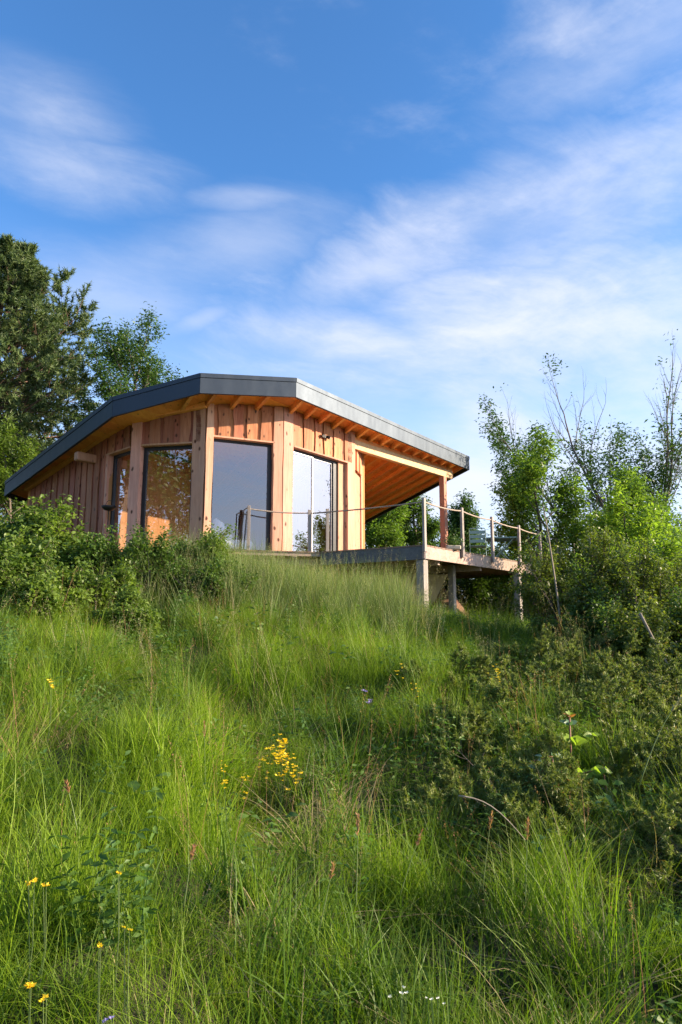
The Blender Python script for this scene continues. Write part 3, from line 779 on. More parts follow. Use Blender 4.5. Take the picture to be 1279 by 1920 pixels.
# ---- things inside / near the house
sfo = FDd.p(.50, -.62, FLOOR)
sofa = empty('lounge_chair', sfo, 'white lounge chair with pointed back behind the large front window', 'chair')
T = frame_pt(sfo, FDd.d, -FDd.n)
MB().box(T(.25, 0, .16), FDd.d * .42, FDd.n * .36, Vector((0, 0, .11))).build('seat', M['white_fabric'], sofa, bevel=.07, smooth=True)
MB().box(T(-.35, 0, .17), FDd.d * .34, FDd.n * .4, Vector((0, 0, .13))).build('seat_cushion', M['white_fabric'], sofa, bevel=.08, smooth=True)
MB().tube([T(.12, 0, .2), T(.04, 0, .42), T(-.04, 0, .6), T(-.13, 0, .74)], [.22, .19, .12, .04], 14).build('backrest', M['white_fabric'], sofa, smooth=True)
MB().tube([T(.3, -.2, .02), T(1.0, -.2, .02)], .03, 8).build('leg', M['white_fabric'], sofa)
ub_ = FB.u(222, 944); bo = FB.p(ub_, .22, FB.z(222, 946, .22))
bowl = empty('planter_bowl', bo, 'black bowl with a thin wire handle by the narrow window', 'bowl')
T = frame_pt(bo, FB.d, FB.n)
MB().tube([T(0, 0, -.09), T(0, 0, -.075), T(0, 0, -.03), T(0, 0, .01)], [.03, .09, .14, .16], 16).build('bowl', M['black'], bowl, smooth=True)
MB().tube([T(.15 * math.cos(a), 0, .01 + .13 * math.sin(a)) for a in [math.pi * k / 10 for k in range(11)]], .005, 5).build('handle', M['black'], bowl)
MB().tube([T(0, 0, -.08), T(0, 0, -.55)], .012, 6).build('stand', M['black'], bowl)

# ------------------------------------------------------------------ VEGETATION TOOLS
def unit(v): return v / np.maximum(np.linalg.norm(v, axis=-1, keepdims=True), 1e-9)

def leaves_np(P, Dr, size, ratio=.5, droop=.25, rng=RNG, fold=.25, jit=.35, four=False):
    """leaf blades: base P, pointing Dr, returns V,F (folded diamonds, or 4-triangle blades)"""
    n = len(P); Dr = unit(Dr + rng.normal(0, jit, (n, 3))); L = (size * rng.uniform(.65, 1.25, n))[:, None]
    up = unit(np.array([0, 0, 1.]) + rng.normal(0, .45, (n, 3)))
    S = unit(np.cross(Dr, up)); N = np.cross(S, Dr)
    wd = L * ratio * .5
    tip = P + Dr * L - np.array([0, 0, 1.]) * L * droop
    mid = P + Dr * L * .45 - np.array([0, 0, 1.]) * L * droop * .2
    a = mid + S * wd + N * wd * fold; b = mid - S * wd + N * wd * fold
    if not four:
        V = np.stack([P, a, tip, b], 1).reshape(-1, 3); o_ = np.arange(n)[:, None] * 4
        F = np.concatenate([o_ + np.array([0, 1, 2]), o_ + np.array([0, 2, 3])], 1).reshape(-1, 3)
    else:
        m2 = P + Dr * L * .78 - np.array([0, 0, 1.]) * L * droop * .6
        c = m2 + S * wd * .6 + N * wd * fold * .6; d = m2 - S * wd * .6 + N * wd * fold * .6
        V = np.stack([P, a, c, tip, d, b], 1).reshape(-1, 3); o_ = np.arange(n)[:, None] * 6
        F = np.concatenate([o_ + np.array(q) for q in ((0, 1, 5), (1, 2, 5), (5, 2, 4), (2, 3, 4))], 1).reshape(-1, 3)
    return V, F

def needles_np(P, Dr, n_each, length, width, spread, rng=RNG):
    """bottle-brush tufts: n_each thin triangles round each twig end"""
    n = len(P); P = np.repeat(P, n_each, 0); Dr = np.repeat(Dr, n_each, 0); tt = rng.uniform(0, 1, (n * n_each, 1))
    base = P + Dr * tt * spread[0]; d = unit(Dr * spread[1] + rng.normal(0, 1, (n * n_each, 3)))
    L = length * rng.uniform(.7, 1.2, (n * n_each, 1)); s = unit(np.cross(d, rng.normal(0, 1, d.shape))) * width / 2
    V = np.stack([base - s, base + s, base + d * L], 1).reshape(-1, 3)
    return V, np.arange(len(V)).reshape(-1, 3)

def cat(parts):
    Vs, Fs, o_ = [], [], 0
    for V, F in parts:
        Vs.append(V); Fs.append(F + o_); o_ += len(V)
    return np.concatenate(Vs), np.concatenate(Fs)

class Plant:
    """recursive branching skeleton"""
    def __init__(s, seed): s.r = random.Random(seed); s.rng = np.random.default_rng(seed); s.mb = MB(); s.tips = []
    def limb(s, p, d, L, rad, level, spec):
        sp = spec[level]; r = s.r; K = sp.get('seg', 5); pts = [p.copy()]; rads = [rad]; dirs = [d.copy()]
        for i in range(K):
            g = Vector((r.gauss(0, 1), r.gauss(0, 1), r.gauss(0, 1))) * sp.get('wob', .12)
            d = (d + g + Vector((0, 0, sp.get('up', 0.)))).normalized(); p = p + d * (L / K)
            pts.append(p.copy()); dirs.append(d.copy()); rads.append(rad * (1 - (1 - sp.get('taper', .25)) * (i + 1) / K))
        if rad > sp.get('minr', .0): s.mb.tube(pts, rads, sp.get('n', 5), cap=False)
        if level == len(spec) - 1:
            for i in range(1, len(pts)): s.tips.append((pts[i], dirs[i]))
            return
        nb = sp['kids']; lo = sp.get('lo', .3)
        for k in range(nb):
            u = lo + (1 - lo) * (k + r.random() * .9) / nb; u = min(u, .999); j = min(int(u * K), K - 1); f_ = u * K - j
            q = pts[j].lerp(pts[j + 1], f_); dd = dirs[j]
            side = dd.orthogonal().normalized(); side.rotate(Matrix.Rotation(r.uniform(0, 2 * math.pi) if 'ga' not in sp else k * 2.4 + r.uniform(-.4, .4), 3, dd))
            an = sp.get('ang', .8) * r.uniform(.75, 1.25)
            nd = (dd * math.cos(an) + side * math.sin(an)).normalized()
            shape = sp.get('shape', lambda u: 1 - .55 * u)
            s.limb(q, nd, L * sp.get('ratio', .55) * shape(u) * r.uniform(.75, 1.2), rads[j] * sp.get('rr', .55), level + 1, spec)
        if sp.get('cont', True):
            s.tips.append((pts[-1], dirs[-1])); 
            if sp.get('lead', True): s.limb(pts[-1], dirs[-1], L * sp.get('ratio', .55) * .6, rads[-1], level + 1, spec)
    def tipsnp(s):
        P = np.array([tuple(a) for a, b in s.tips]); D_ = np.array([tuple(b) for a, b in s.tips]); return P, D_

def finish(pl, root, wood_mat, leaf_mat_, V, F, wname='trunk', lname='crown'):
    pl.mb.build(wname, wood_mat, root, smooth=True)
    link(lname, mesh_np(lname, V, F), leaf_mat_, root)

def ash(name, x, y, H, label, seed, leafm, kids=9, leafy=1.0, leaf=.13, lean=(0, 0), bare=0., spread=.75, trunk=.16, zb=None, cat_='tree', group=None, per=9, ratio=.55, lo=.3, up=.10, k1=5, k2=4):
    z = gz(x, y) if zb is None else zb; root = empty(name, (x, y, z), label, cat_, group); pl = Plant(seed)
    spec = [dict(kids=kids, seg=7, wob=.05, up=.03, lo=lo, ang=spread, ratio=ratio, taper=.35, n=8, ga=1, rr=.55),
            dict(kids=k1, seg=6, wob=.10, up=up, lo=.25, ang=.6, ratio=.5, taper=.3, n=5),
            dict(kids=k2, seg=4, wob=.14, up=up, lo=.25, ang=.7, ratio=.55, taper=.4, n=4),
            dict(seg=3, wob=.2, up=.08, taper=.4, n=3)]
    pl.limb(Vector((x, y, z - .2)), Vector((lean[0], lean[1], 1)).normalized(), H * .72, trunk, 0, spec)
    P, Dv = pl.tipsnp(); rng = pl.rng
    if bare: 
        nz = np.sin(P[:, 0] * 1.1 + seed) + np.sin(P[:, 2] * .9 + 1) + np.sin(P[:, 1] * 1.3); keep = nz > np.quantile(nz, bare); P, Dv = P[keep], Dv[keep]
    n_each = max(1, int(per * leafy)); P = np.repeat(P, n_each, 0); Dv = np.repeat(Dv, n_each, 0)
    P = P + rng.normal(0, leaf * 1.1, P.shape)
    D2 = unit(Dv * .5 + rng.normal(0, 1, P.shape) * np.array([1, 1, .45]))
    V, F = leaves_np(P, D2, leaf, .42, .25, rng)
    finish(pl, root, M['bark'], leafm, V, F); return root

def shrub(name, x, y, H, Rr, label, seed, leafm, leaf=.05, stems=16, per=6, group=None, barkm='bark', ratio=.55, zoff=0., cat_='shrub', four=False, dens=1., flat=.6):
    z = gz(x, y) + zoff; root = empty(name, (x, y, z), label, cat_, group); pl = Plant(seed); r = pl.r
    spec = [dict(kids=7, seg=5, wob=.12, up=-.01, lo=.2, ang=.7, ratio=.5, taper=.35, n=5, minr=.0),
            dict(kids=4, seg=4, wob=.2, up=.06, lo=.2, ang=.8, ratio=.5, taper=.4, n=3),
            dict(seg=4, wob=.25, up=.03, taper=.4, n=3)]
    for k in range(stems):
        a = k * 2.4 + r.uniform(-.3, .3); q = math.sqrt(r.random()); ox, oy = math.cos(a) * q * Rr, math.sin(a) * q * Rr
        d = Vector((ox * .6, oy * .6, H * flat + .3)).normalized(); bx, by = x + ox * .45, y + oy * .45
        pl.limb(Vector((bx, by, gz(bx, by) - .08)), d, H * r.uniform(.75, 1.05) * (1 - .25 * q), .012 + .008 * H, 0, spec)
    P, Dv = pl.tipsnp(); rng = pl.rng; n_each = max(1, int(per * dens)); P = np.repeat(P, n_each, 0); Dv = np.repeat(Dv, n_each, 0)
    P = P + rng.normal(0, leaf * .9, P.shape); D2 = unit(Dv * .5 + rng.normal(0, 1, P.shape) * np.array([1, 1, .5]))
    V, F = leaves_np(P, D2, leaf, ratio, .3, rng, four=four)
    finish(pl, root, M[barkm], leafm, V, F, 'stems', 'foliage'); return root

# ------------------------------------------------------------------ TREES
def pine(x, y, H, Rm, label, seed):
    z = gz(x, y); root = empty('pine_tree', (x, y, z), label, 'tree'); pl = Plant(seed); r = pl.r
    tr = [Vector((x + .25 * math.sin(k * .7), y + .2 * math.sin(k * 1.1), z - .3 + (H + .2) * k / 12)) for k in range(13)]
    pl.mb.tube(tr, [.30 * (1 - k / 12.6) + .015 for k in range(13)], 8, cap=False)
    spec = [dict(kids=11, seg=6, wob=.09, up=.035, lo=.15, ang=.75, ratio=.42, taper=.3, n=5, shape=lambda u: 1 - .35 * u),
            dict(kids=4, seg=4, wob=.15, up=.08, lo=.3, ang=.7, ratio=.5, taper=.4, n=3),
            dict(seg=3, wob=.15, up=.10, taper=.4, n=3)]
    nb = 95
    for k in range(nb):
        u = .12 + .86 * (k / nb) ** .9; zc = z + H * u; prof = min(1, (1 - u) * 2.0 + .12) * (.75 + .25 * min(1, u / .3))
        L = Rm * prof * r.uniform(.7, 1.15); a = k * 2.4; p0 = tr[min(int(u * 12), 11)].lerp(tr[min(int(u * 12) + 1, 12)], u * 12 % 1)
        d = Vector((math.cos(a), math.sin(a), -.10 + .5 * u)).normalized()
        pl.limb(p0, d, L, .07 * (1 - u) + .02, 0, spec)
    P, Dv = pl.tipsnp(); V1, F1 = needles_np(P, Dv, 17, .19, .040, (.25, .8), pl.rng)
    finish(pl, root, M['pinebark'], M['l_pine'], V1, F1); return root
pine(-14.1, 26.5, 12.6, 3.9, 'tall dense pine tree with dusty green needles behind the house', 3)
pine(-19.5, 29.0, 11.0, 4.5, 'pine tree half out of view at the left edge behind the taller pine', 5)
ash('ash_tree', -7.7, 25.5, 10.5, 'leafy ash tree rising behind the dark left roof edge', 11, M['l_ash'], kids=16, leaf=.15, per=11, spread=.8, ratio=.52, lo=.4, up=.07)

ash('young_tree', -10.9, 22.5, 4.3, 'bushy light green young tree between the pines and the low roof end', 17, M['l_hazel'], kids=13, leaf=.13, per=9, spread=.95, trunk=.07, ratio=.6, lo=.1)
# behind the porch
for i, (x, y, H, s_, lm, lab) in enumerate((
        (1.9, 31, 4.4, 21, 'l_ashlight', 'light green leafy tree seen under the porch roof beside the house wall'),
        (3.7, 33, 4.2, 22, 'l_mid', 'rounder green tree in the middle of the gap under the porch roof'),
        (5.9, 34, 4.0, 23, 'l_ash', 'thin twiggy tree beside the porch post, right of the rounder tree'))):
    ash('broadleaf_tree', x, y, H, lab, s_, M[lm], kids=12, leaf=.16, per=11, spread=.95, zb=at(700, 1040, y).z - 1.2, ratio=.6, lo=.15, group='trees behind the porch')
# right-hand side trees
def spreading_ash(x, y, H, stems, label, seed):
    z = gz(x, y); root = empty('ash_tree', (x, y, z), label, 'tree'); pl = Plant(seed); r = pl.r
    spec = [dict(kids=13, seg=8, wob=.09, up=.03, lo=.22, ang=.5, ratio=.46, taper=.25, n=7, ga=1, rr=.5),
            dict(kids=5, seg=6, wob=.08, up=.10, lo=.2, ang=.45, ratio=.5, taper=.3, n=4),
            dict(kids=3, seg=4, wob=.12, up=.10, lo=.2, ang=.5, ratio=.5, taper=.4, n=3),
            dict(seg=3, wob=.15, up=.08, taper=.4, n=3)]
    for lx, ly, q in stems: pl.limb(Vector((x + lx * .3, y + ly * .3, z - .2)), Vector((lx, ly, 1)).normalized(), H * q, .085 * q, 0, spec)
    P, Dv = pl.tipsnp(); rng = pl.rng
    nz = np.sin(P[:, 0] * 1.3 + 2) + np.sin(P[:, 2] * 1.5) + np.sin(P[:, 1] * 1.1); hgt = (P[:, 2] - z) / H
    keep = (nz + rng.normal(0, .3, len(P)) - 4. * np.clip(hgt - .80, 0, 1) > -1.1); P, Dv = P[keep], Dv[keep]
    P = np.repeat(P, 5, 0); Dv = np.repeat(Dv, 5, 0); P = P + rng.normal(0, .13, P.shape)
    V, F = leaves_np(P, unit(Dv * .5 + rng.normal(0, 1, P.shape) * np.array([1, 1, .45])), .14, .4, .25, rng)
    finish(pl, root, M['bark'], M['l_ash'], V, F); return root
spreading_ash(9.4, 21.5, 7.7, ((-.75, .1, .95), (-.42, -.1, .95), (-.10, .1, 1.05), (.12, -.1, .98), (.38, .1, 1.0), (.6, 0, 1.0), (-.95, 0, .6)), 'spreading ash with bare upper branches fanning out at the right', 31)
ash('ash_tree', 6.0, 19.5, 5.7, 'young bright ash behind the far end of the rope railing', 33, M['l_ashlight'], kids=13, leaf=.13, per=12, spread=.85, trunk=.08, ratio=.6, lo=.15)
ash('ash_tree', 8.2, 18.2, 5.2, 'low bushy ash between the young bright ash and the right edge', 34, M['l_ashlight'], kids=13, leaf=.13, per=11, spread=.9, trunk=.08, ratio=.62, lo=.12)
ash('ash_tree', 7.0, 15.2, 3.9, 'lime green ash sapling at the right edge in front of the spreading ash', 35, M['l_bright'], kids=12, leaf=.12, per=7, spread=.8, trunk=.06, ratio=.55, lo=.2)
shrub('dark_shrub', 12.5, 30, 4.6, 4.0, 'dark background shrub below the spreading ash', 37, M['l_ash'], leaf=.17, stems=26, per=6)
shrub('dark_shrub', 8.0, 27, 3.6, 3.0, 'dark background shrub behind the railing end', 38, M['l_mid'], leaf=.16, stems=22, per=6)
# bushes on the bank under and behind the deck
for i, (x, y, H, Rr, lm, lab) in enumerate(((4.2, 21.5, 1.5, 1.4, 'l_mid', 'rounded green shrub on the bank seen below the deck'),
        (6.0, 20.5, 1.5, 1.5, 'l_ash', 'dark shrub below the deck behind the third deck post'),
        (2.6, 22.5, 1.4, 1.2, 'l_hazel', 'light green low shrub beside the earth heap under the deck'))):
    shrub('bank_shrub', x, y, H, Rr, lab, 40 + i, M[lm], leaf=.09, stems=16, per=5, group='shrubs on the bank under the deck')

# left bushes in front of the house
for i, (x, y, H, Rr, lm, lf, lab) in enumerate((
        (-4.72, 10.6, 1.30, .32, 'l_hazel', .085, 'tallest bright leafy shrub before the left end of the roof'),
        (-5.5, 11.2, .98, .8, 'l_hazel', .08, 'bright shrub at the left picture edge beyond the tallest shrub'),
        (-4.4, 9.0, .80, .8, 'l_hazel', .07, 'yellow green shrub low on the slope at the left edge'),
        (-3.75, 10.5, .95, .7, 'l_mid', .06, 'dense green shrub below the plank wall'),
        (-2.85, 10.6, 1.15, .7, 'l_mid', .055, 'dark green shrub below the square window'),
        (-2.2, 11.2, 1.15, .35, 'l_hazel', .055, 'airy shrub with sprays rising before the corner column'),
        (-3.35, 9.2, .72, .75, 'l_hazel', .055, 'low bright shrub on the slope under the square window'),
        (-1.9, 10.2, .80, .55, 'l_mid', .05, 'small shrub where the tall grass begins'),
        (-3.6, 8.2, .5, .5, 'l_hazel', .055, 'light green shrub low on the left slope'),
        (-2.6, 8.5, .5, .5, 'l_hazel', .05, 'lowest light green shrub reaching down into the meadow'))):
    shrub('leafy_shrub', x, y, H, Rr, lab, 60 + i, M[lm], leaf=lf, stems=15, per=5, four=True, group='shrubs growing in front of the house')

# right middle bushes
for i, (x, y, H, Rr, lm, lf, lab) in enumerate((
        (3.6, 10.6, 1.85, .7, 'l_olive', .05, 'olive shrub in front of the third deck post'),
        (4.5, 10.4, 2.1, .85, 'l_olive', .055, 'tall olive shrub right of the slim bare sapling'),
        (5.2, 11.4, 2.1, .9, 'l_bright', .07, 'bright yellow green shrub at the right edge'),
        (4.6, 9.3, 1.45, .9, 'l_mid', .05, 'dark lower shrub below the olive shrubs'),
        (4.2, 8.4, 1.15, .8, 'l_olive', .055, 'shady low shrub at the right edge above the junipers'),
        (3.5, 9.6, .85, .6, 'l_mid', .045, 'small dark shrub left of the olive shrubs'))):
    shrub('leafy_shrub', x, y, H, Rr, lab, 80 + i, M[lm], leaf=lf, stems=17, per=8, four=True, group='shrubs on the right of the slope')
# slim sapling trunk
sp = Plant(5); x, y = 3.22, 10.0; sap = empty('sapling', (x, y, gz(x, y)), 'slim bare grey sapling stem standing in front of the olive shrubs', 'sapling')
sp.limb(Vector((x, y, gz(x, y) - .1)), Vector((-.05, 0, 1)).normalized(), 2.35, .019, 0, [dict(kids=6, seg=8, wob=.012, lo=.6, ang=.7, ratio=.3, taper=.4, n=6), dict(seg=4, wob=.15, up=.05, n=3)])
P, Dv = sp.tipsnp(); P = np.repeat(P, 5, 0); Dv = np.repeat(Dv, 5, 0); V, F = leaves_np(P + sp.rng.normal(0, .05, P.shape), Dv, .07, .4, .3, sp.rng, four=True)
finish(sp, sap, M['twig'], M['l_ashlight'], V, F)

# trees behind and beside the viewer on the left, mirrored in the windows and in the dark roof edge
for i, (x, y, H, lab) in enumerate(((-15.5, -3.5, 13, 'broad tree mirrored in the square window'), (-20, -9, 15, 'farther tree mirrored in the square window'),
        (-11, -11, 13, 'tree mirrored in the dark left roof edge'), (-14.5, 17.0, 9, 'tree left of the house beside the pines'), (-20, 8, 12, 'tree mirrored in the narrow window'), (-20, 1, 12, 'tree on the left above the meadow'))):
    ash('ash_tree', x, y, H, lab, 71 + i, M['l_ash'], kids=12, leaf=.32, per=7, spread=.95, ratio=.6, lo=.08)

# ------------------------------------------------------------------ JUNIPERS
def juniper(x, y, H, Rr, label, seed, stems=16, nz=11, up=.02, ln=.022, wd=.0035):
    z = gz(x, y); root = empty('juniper_bush', (x, y, z), label, 'bush', 'junipers on the right of the slope'); pl = Plant(seed); r = pl.r
    spec = [dict(kids=11, seg=6, wob=.10, up=up, lo=.10, ang=.6, ratio=.42, taper=.3, n=5, shape=lambda u: 1 - .4 * u),
            dict(kids=6, seg=4, wob=.15, up=.03, lo=.15, ang=.65, ratio=.42, taper=.4, n=3),
            dict(seg=4, wob=.18, up=.0, taper=.4, n=3)]
    for k in range(stems):
        a = k * 2.4 + r.uniform(-.3, .3); q = math.sqrt((k + .5) / stems)
        d = Vector((math.cos(a) * q * Rr, math.sin(a) * q * Rr, H * (1.05 - .75 * q))).normalized()
        Lk = math.hypot(Rr * q, H * (1.05 - .6 * q)) * r.uniform(.75, 1.1)
        pl.limb(Vector((x + math.cos(a) * .1, y + math.sin(a) * .1, z - .05)), d, Lk, .008, 0, spec)
    P, Dv = pl.tipsnp(); V, F = needles_np(P, Dv, nz, ln, wd, (.05, 1.1), pl.rng)
    finish(pl, root, M['bark'], M['l_juniper'], V, F, 'stems', 'needles'); return root
juniper(1.62, 4.35, .52, .95, 'large sunlit spreading juniper in the right foreground', 91, 34, 17, ln=.026, wd=.007)
juniper(2.3, 4.9, .60, .8, 'shaded juniper at the right edge behind the sunlit one', 92, 24, 15, ln=.028, wd=.008)
juniper(2.2, 6.4, .62, .95, 'middle juniper above the red stemmed sapling', 93, 26, 15, ln=.032, wd=.010)
juniper(3.15, 6.9, .75, 1.0, 'juniper at the right edge below the shady shrub', 94, 24, 15, ln=.032, wd=.010)
juniper(2.45, 8.3, .65, .9, 'farthest juniper left of the olive shrubs', 95, 20, 13, ln=.036, wd=.012)
juniper(1.95, 3.55, .42, .6, 'dark juniper in the lower right shade', 96, 20, 14, ln=.026, wd=.007)
juniper(1.05, 5.4, .40, .55, 'small low juniper left of the sunlit one', 97, 16, 15, ln=.028, wd=.008)
juniper(.95, 4.25, .42, .45, 'small dark juniper standing left of the sunlit one in the centre shade', 102, 16, 15, ln=.026, wd=.007)
juniper(1.2, 6.7, .48, .5, 'small juniper on the slope left of the middle juniper', 103, 16, 14, ln=.030, wd=.009)
juniper(2.85, 3.95, .85, .6, 'unseen upright juniper just beyond the right edge, added to cast shade', 101, 18, 12, ln=.03, wd=.01)  # out of view, added to throw shade on the foreground
# shrub outside the view on the right, added to shade the slope
shrub('shading_shrub', 6.0, 6.2, 1.5, .9, 'unseen tall shrub right of the junipers, added for its shade', 98, M['l_mid'], leaf=.08, stems=16, per=6)

def enter(px, py, h=.36):
    d = pix_dir(px, py); Y = 1.6
    while Y < 14:
        q = d * (Y / d.y)
        if q.z < gz(q.x, q.y) + h: return Y
        Y += .04
    return 14.
CLEAR = []
def clear_fac(p):
    f = np.ones(len(p))
    for cx_, cy_, rad_, k in CLEAR:
        dd = np.hypot(p[:, 0] - cx_, (p[:, 1] - cy_) * .75) / rad_; f = np.minimum(f, np.clip(k + (1 - k) * (dd - .6) / .5, k, 1))
    return f
# ------------------------------------------------------------------ RED STEMMED SAPLING
def big_leaf(p, d, nrm, L, wr, mat, parent, serr=.08):
    d = d.normalized(); s = d.cross(nrm).normalized(); nn_ = s.cross(d); K = 6; vs = [p]; 
    for i in range(1, K):
        u = i / K; wv = L * wr * math.sin(math.pi * u ** .8) * .5 * (1 + (serr if i % 2 else -serr)); c = p + d * L * u - Vector((0, 0, 1)) * L * .22 * u * u
        vs += [c + s * wv + nn_ * wv * .3, c, c - s * wv + nn_ * wv * .3]
    tip = p + d * L - Vector((0, 0, 1)) * L * .22; vs.append(tip); n_ = len(vs) - 1
    fs = [(0, 1, 2), (0, 2, 3)]
    for i in range(K - 2):
        o_ = 1 + i * 3; fs += [(o_, o_ + 3, o_ + 4, o_ + 1), (o_ + 1, o_ + 4, o_ + 5, o_ + 2)]
    o_ = 1 + (K - 2) * 3; fs += [(o_, n_, o_ + 1), (o_ + 1, n_, o_ + 2)]
    me = bpy.data.meshes.new('leaf'); me.from_pydata([tuple(v) for v in vs], [], fs); me.polygons.foreach_set('use_smooth', [True] * len(fs))
    return link('leaf', me, mat, parent)
rb = at(1070, 1500, 4.6); rt = at(1068, 1345, 4.6); rr = random.Random(4)
rs = empty('red_stemmed_plant', (rb.x, 4.6, gz(rb.x, 4.6)), 'red stemmed young plant with lime green leaves between the junipers', 'plant')
MB().tube([Vector((rb.x, 4.6, gz(rb.x, 4.6) - .05)), rb, rb.lerp(rt, .5) + Vector((.006, 0, 0)), rt], [.010, .009, .007, .005], 6).build('stem', M['stem_red'], rs, smooth=True)
def spray(c, n, L, mat, elev=.3, wr=.5, a0=0., rng_=6.28):
    for k in range(n):
        a = a0 + rng_ * k / n + rr.uniform(-.25, .25); d = Vector((math.cos(a), math.sin(a), elev + rr.uniform(-.15, .2)))
        big_leaf(c, d, Vector((.45, -.75, .45)), L * 1.05 * rr.uniform(.75, 1.15), wr, mat, rs)
spray(at(1068, 1392, 4.6), 11, .11, M['l_bright'], .5)
spray(at(1067, 1358, 4.6), 5, .075, M['l_blue'], .5)
spray(rt, 8, .06, M['l_red'], .8, .25); spray(rt + Vector((0, 0, .01)), 5, .05, M['l_bright'], 1.0, .4)
spray(at(1110, 1378, 4.7), 5, .07, M['l_bright'], .3)
def side_leaves(px, py, Y, n, L, mat, parent, a0=0., rng_=6.28, el=.2, wr=.55):
    c = at(px, py, Y)
    for k in range(n):
        a = a0 + rng_ * k / n + rr.uniform(-.3, .3); big_leaf(c + Vector((rr.uniform(-.02, .02), 0, rr.uniform(-.02, .02))), Vector((math.cos(a), math.sin(a), el + rr.uniform(-.3, .3))), Vector((.4, -.7, .5)), L * .95 * rr.uniform(.7, 1.15), wr, mat, parent)
# leafy runners among the junipers
for (px, py, Y, n_, L, mt, lab) in ((1130, 1440, 4.25, 8, .10, 'l_bright', 'arching lime green runner just right of the red stemmed plant'),
                                    (1035, 1418, 4.3, 7, .055, 'l_blue', 'bluish rose leaves left of the red stemmed plant'),
                                    (1100, 1600, 3.7, 12, .075, 'l_blue', 'bluish leaves under the sunlit juniper'),
                                    (1180, 1640, 3.6, 10, .085, 'l_mid', 'dark leaves at the lower right of the sunlit juniper')):
    c = at(px, py, Y); pl_ = empty('bramble', (c.x, Y, gz(c.x, Y)), lab, 'plant')
    pts = [Vector((c.x + .05, Y + .05, gz(c.x, Y) - .03)), Vector((c.x + .02, Y, (gz(c.x, Y) + c.z) / 2 + .05)), c, c + Vector((-.12, 0, -.03))]
    MB().tube(pts, [.006, .005, .004, .003], 5).build('stem', M['stem_red'], pl_, smooth=True)
    for k in range(3): side_leaves(px - 22 * k, py + (6 * k), Y, n_ // 2, L, M[mt], pl_)

# ------------------------------------------------------------------ FLOWERS
def petals(c, n, L, mat, parent, name='flower', el=.5, wr=.6):
    Ps = np.repeat(np.array([tuple(c)]), n, 0); a = np.arange(n) * 2 * math.pi / n + RNG.uniform(0, 1)
    V, F = leaves_np(Ps, np.stack([np.cos(a), np.sin(a), np.full(n, el)], 1), L, wr, .0, RNG, .1, .12)
    link(name, mesh_np(name, V, F), mat, parent)
def broom(px, py, Y, n, rad, label, fl=.014):
    rad = rad / Y; fl = fl / Y; Y = enter(px, py, .42); rad *= Y; fl *= Y * 1.25; c = at(px, py, Y); CLEAR.append((c.x * .93, Y * .93, .12 + rad * 1.3, .45 if n > 20 else .72)); z0 = gz(c.x, Y); root = empty('yellow_flower', (c.x, Y, z0), label, 'flower'); r = random.Random(int(px))
    st = MB(); tp = []
    for k in range(max(2, n // 7)):
        q = c + Vector((r.gauss(0, rad * .5), r.gauss(0, rad * .3), r.gauss(0, rad * .45)))
        st.tube([Vector((c.x + r.gauss(0, .02), Y, z0 - .02)), Vector((c.x * .5 + q.x * .5 + .01, Y, z0 + (q.z - z0) * .55)), q], [.0016, .0014, .001], 4); tp.append(q)
    st.build('stem', M['stem'], root)
    for k in range(n):
        q = tp[k % len(tp)]; p = q + Vector((r.gauss(0, rad * .16), r.gauss(0, rad * .14), r.gauss(0, rad * .28)))
        petals(p, 5, fl * r.uniform(.7, 1.2), M['yellow'], root)
broom(518, 1432, 4.9, 90, .17, 'bushy clump of yellow flowers in the middle of the meadow', .017)
broom(540, 1395, 5.0, 14, .05, 'slender yellow flower spike rising right of the big yellow clump', .018)
broom(425, 1460, 4.7, 16, .09, 'sparse yellow flowers left of the big yellow clump', .012)
broom(95, 1285, 6.5, 10, .06, 'yellow flowers on the left slope under the shrubs', .018)
broom(222, 1639, 3.3, 4, .02, 'single yellow flower left of centre in the near grass', .013)
broom(62, 1655, 3.2, 5, .02, 'small yellow flower near the left edge, the higher of two', .013)
broom(88, 1668, 3.15, 4, .02, 'small yellow flower right beside the one at the left edge', .012)
broom(54, 1845, 2.5, 7, .018, 'orange yellow blossom in the bottom left corner', .013)
broom(235, 1743, 2.9, 3, .015, 'lone yellow flower above the bottom left grass', .010)
broom(183, 1777, 2.8, 3, .015, 'lone yellow flower right of the bottom left blossom', .010)
broom(925, 1275, 6.8, 22, .12, 'faint yellow flowers in front of the middle juniper', .014)
broom(760, 1290, 6.9, 14, .16, 'scattered yellow flowers on the sunlit slope below the deck', .013)
broom(84, 1874, 2.45, 3, .012, 'tiny yellow flower at the bottom edge', .010)
def tuft(px, py, Y, n, rad, mt, name, label, fl, el=.6):
    fl = fl / Y; Y = enter(px, py, .40); fl *= Y * 1.2; c = at(px, py, Y); CLEAR.append((c.x * .94, Y * .94, .12, .75)); z0 = gz(c.x, Y); root = empty(name, (c.x, Y, z0), label, 'flower'); r = random.Random(int(px + py)); st = MB()
    for k in range(n):
        q = c + Vector((r.gauss(0, rad), r.gauss(0, rad * .5), r.gauss(0, rad * .6))); st.tube([Vector((c.x, Y, z0 - .02)), q], [.0012, .0009], 4)
        petals(q, 8, fl, M[mt], root, el=el)
    st.build('stem', M['stem'], root)
tuft(752, 1860, 2.35, 5, .02, 'white_petal', 'white_flower', 'small white flower cluster in the grass at the bottom, left one', .007)
tuft(822, 1870, 2.35, 5, .016, 'white_petal', 'white_flower', 'small white flower cluster in the grass at the bottom, right one', .006)
tuft(690, 1318, 6.3, 3, .012, 'violet', 'violet_flower', 'violet scabious head in the middle of the slope', .03)
tuft(681, 1298, 6.5, 2, .01, 'violet', 'violet_flower', 'smaller violet head just above the other violet flower', .022)
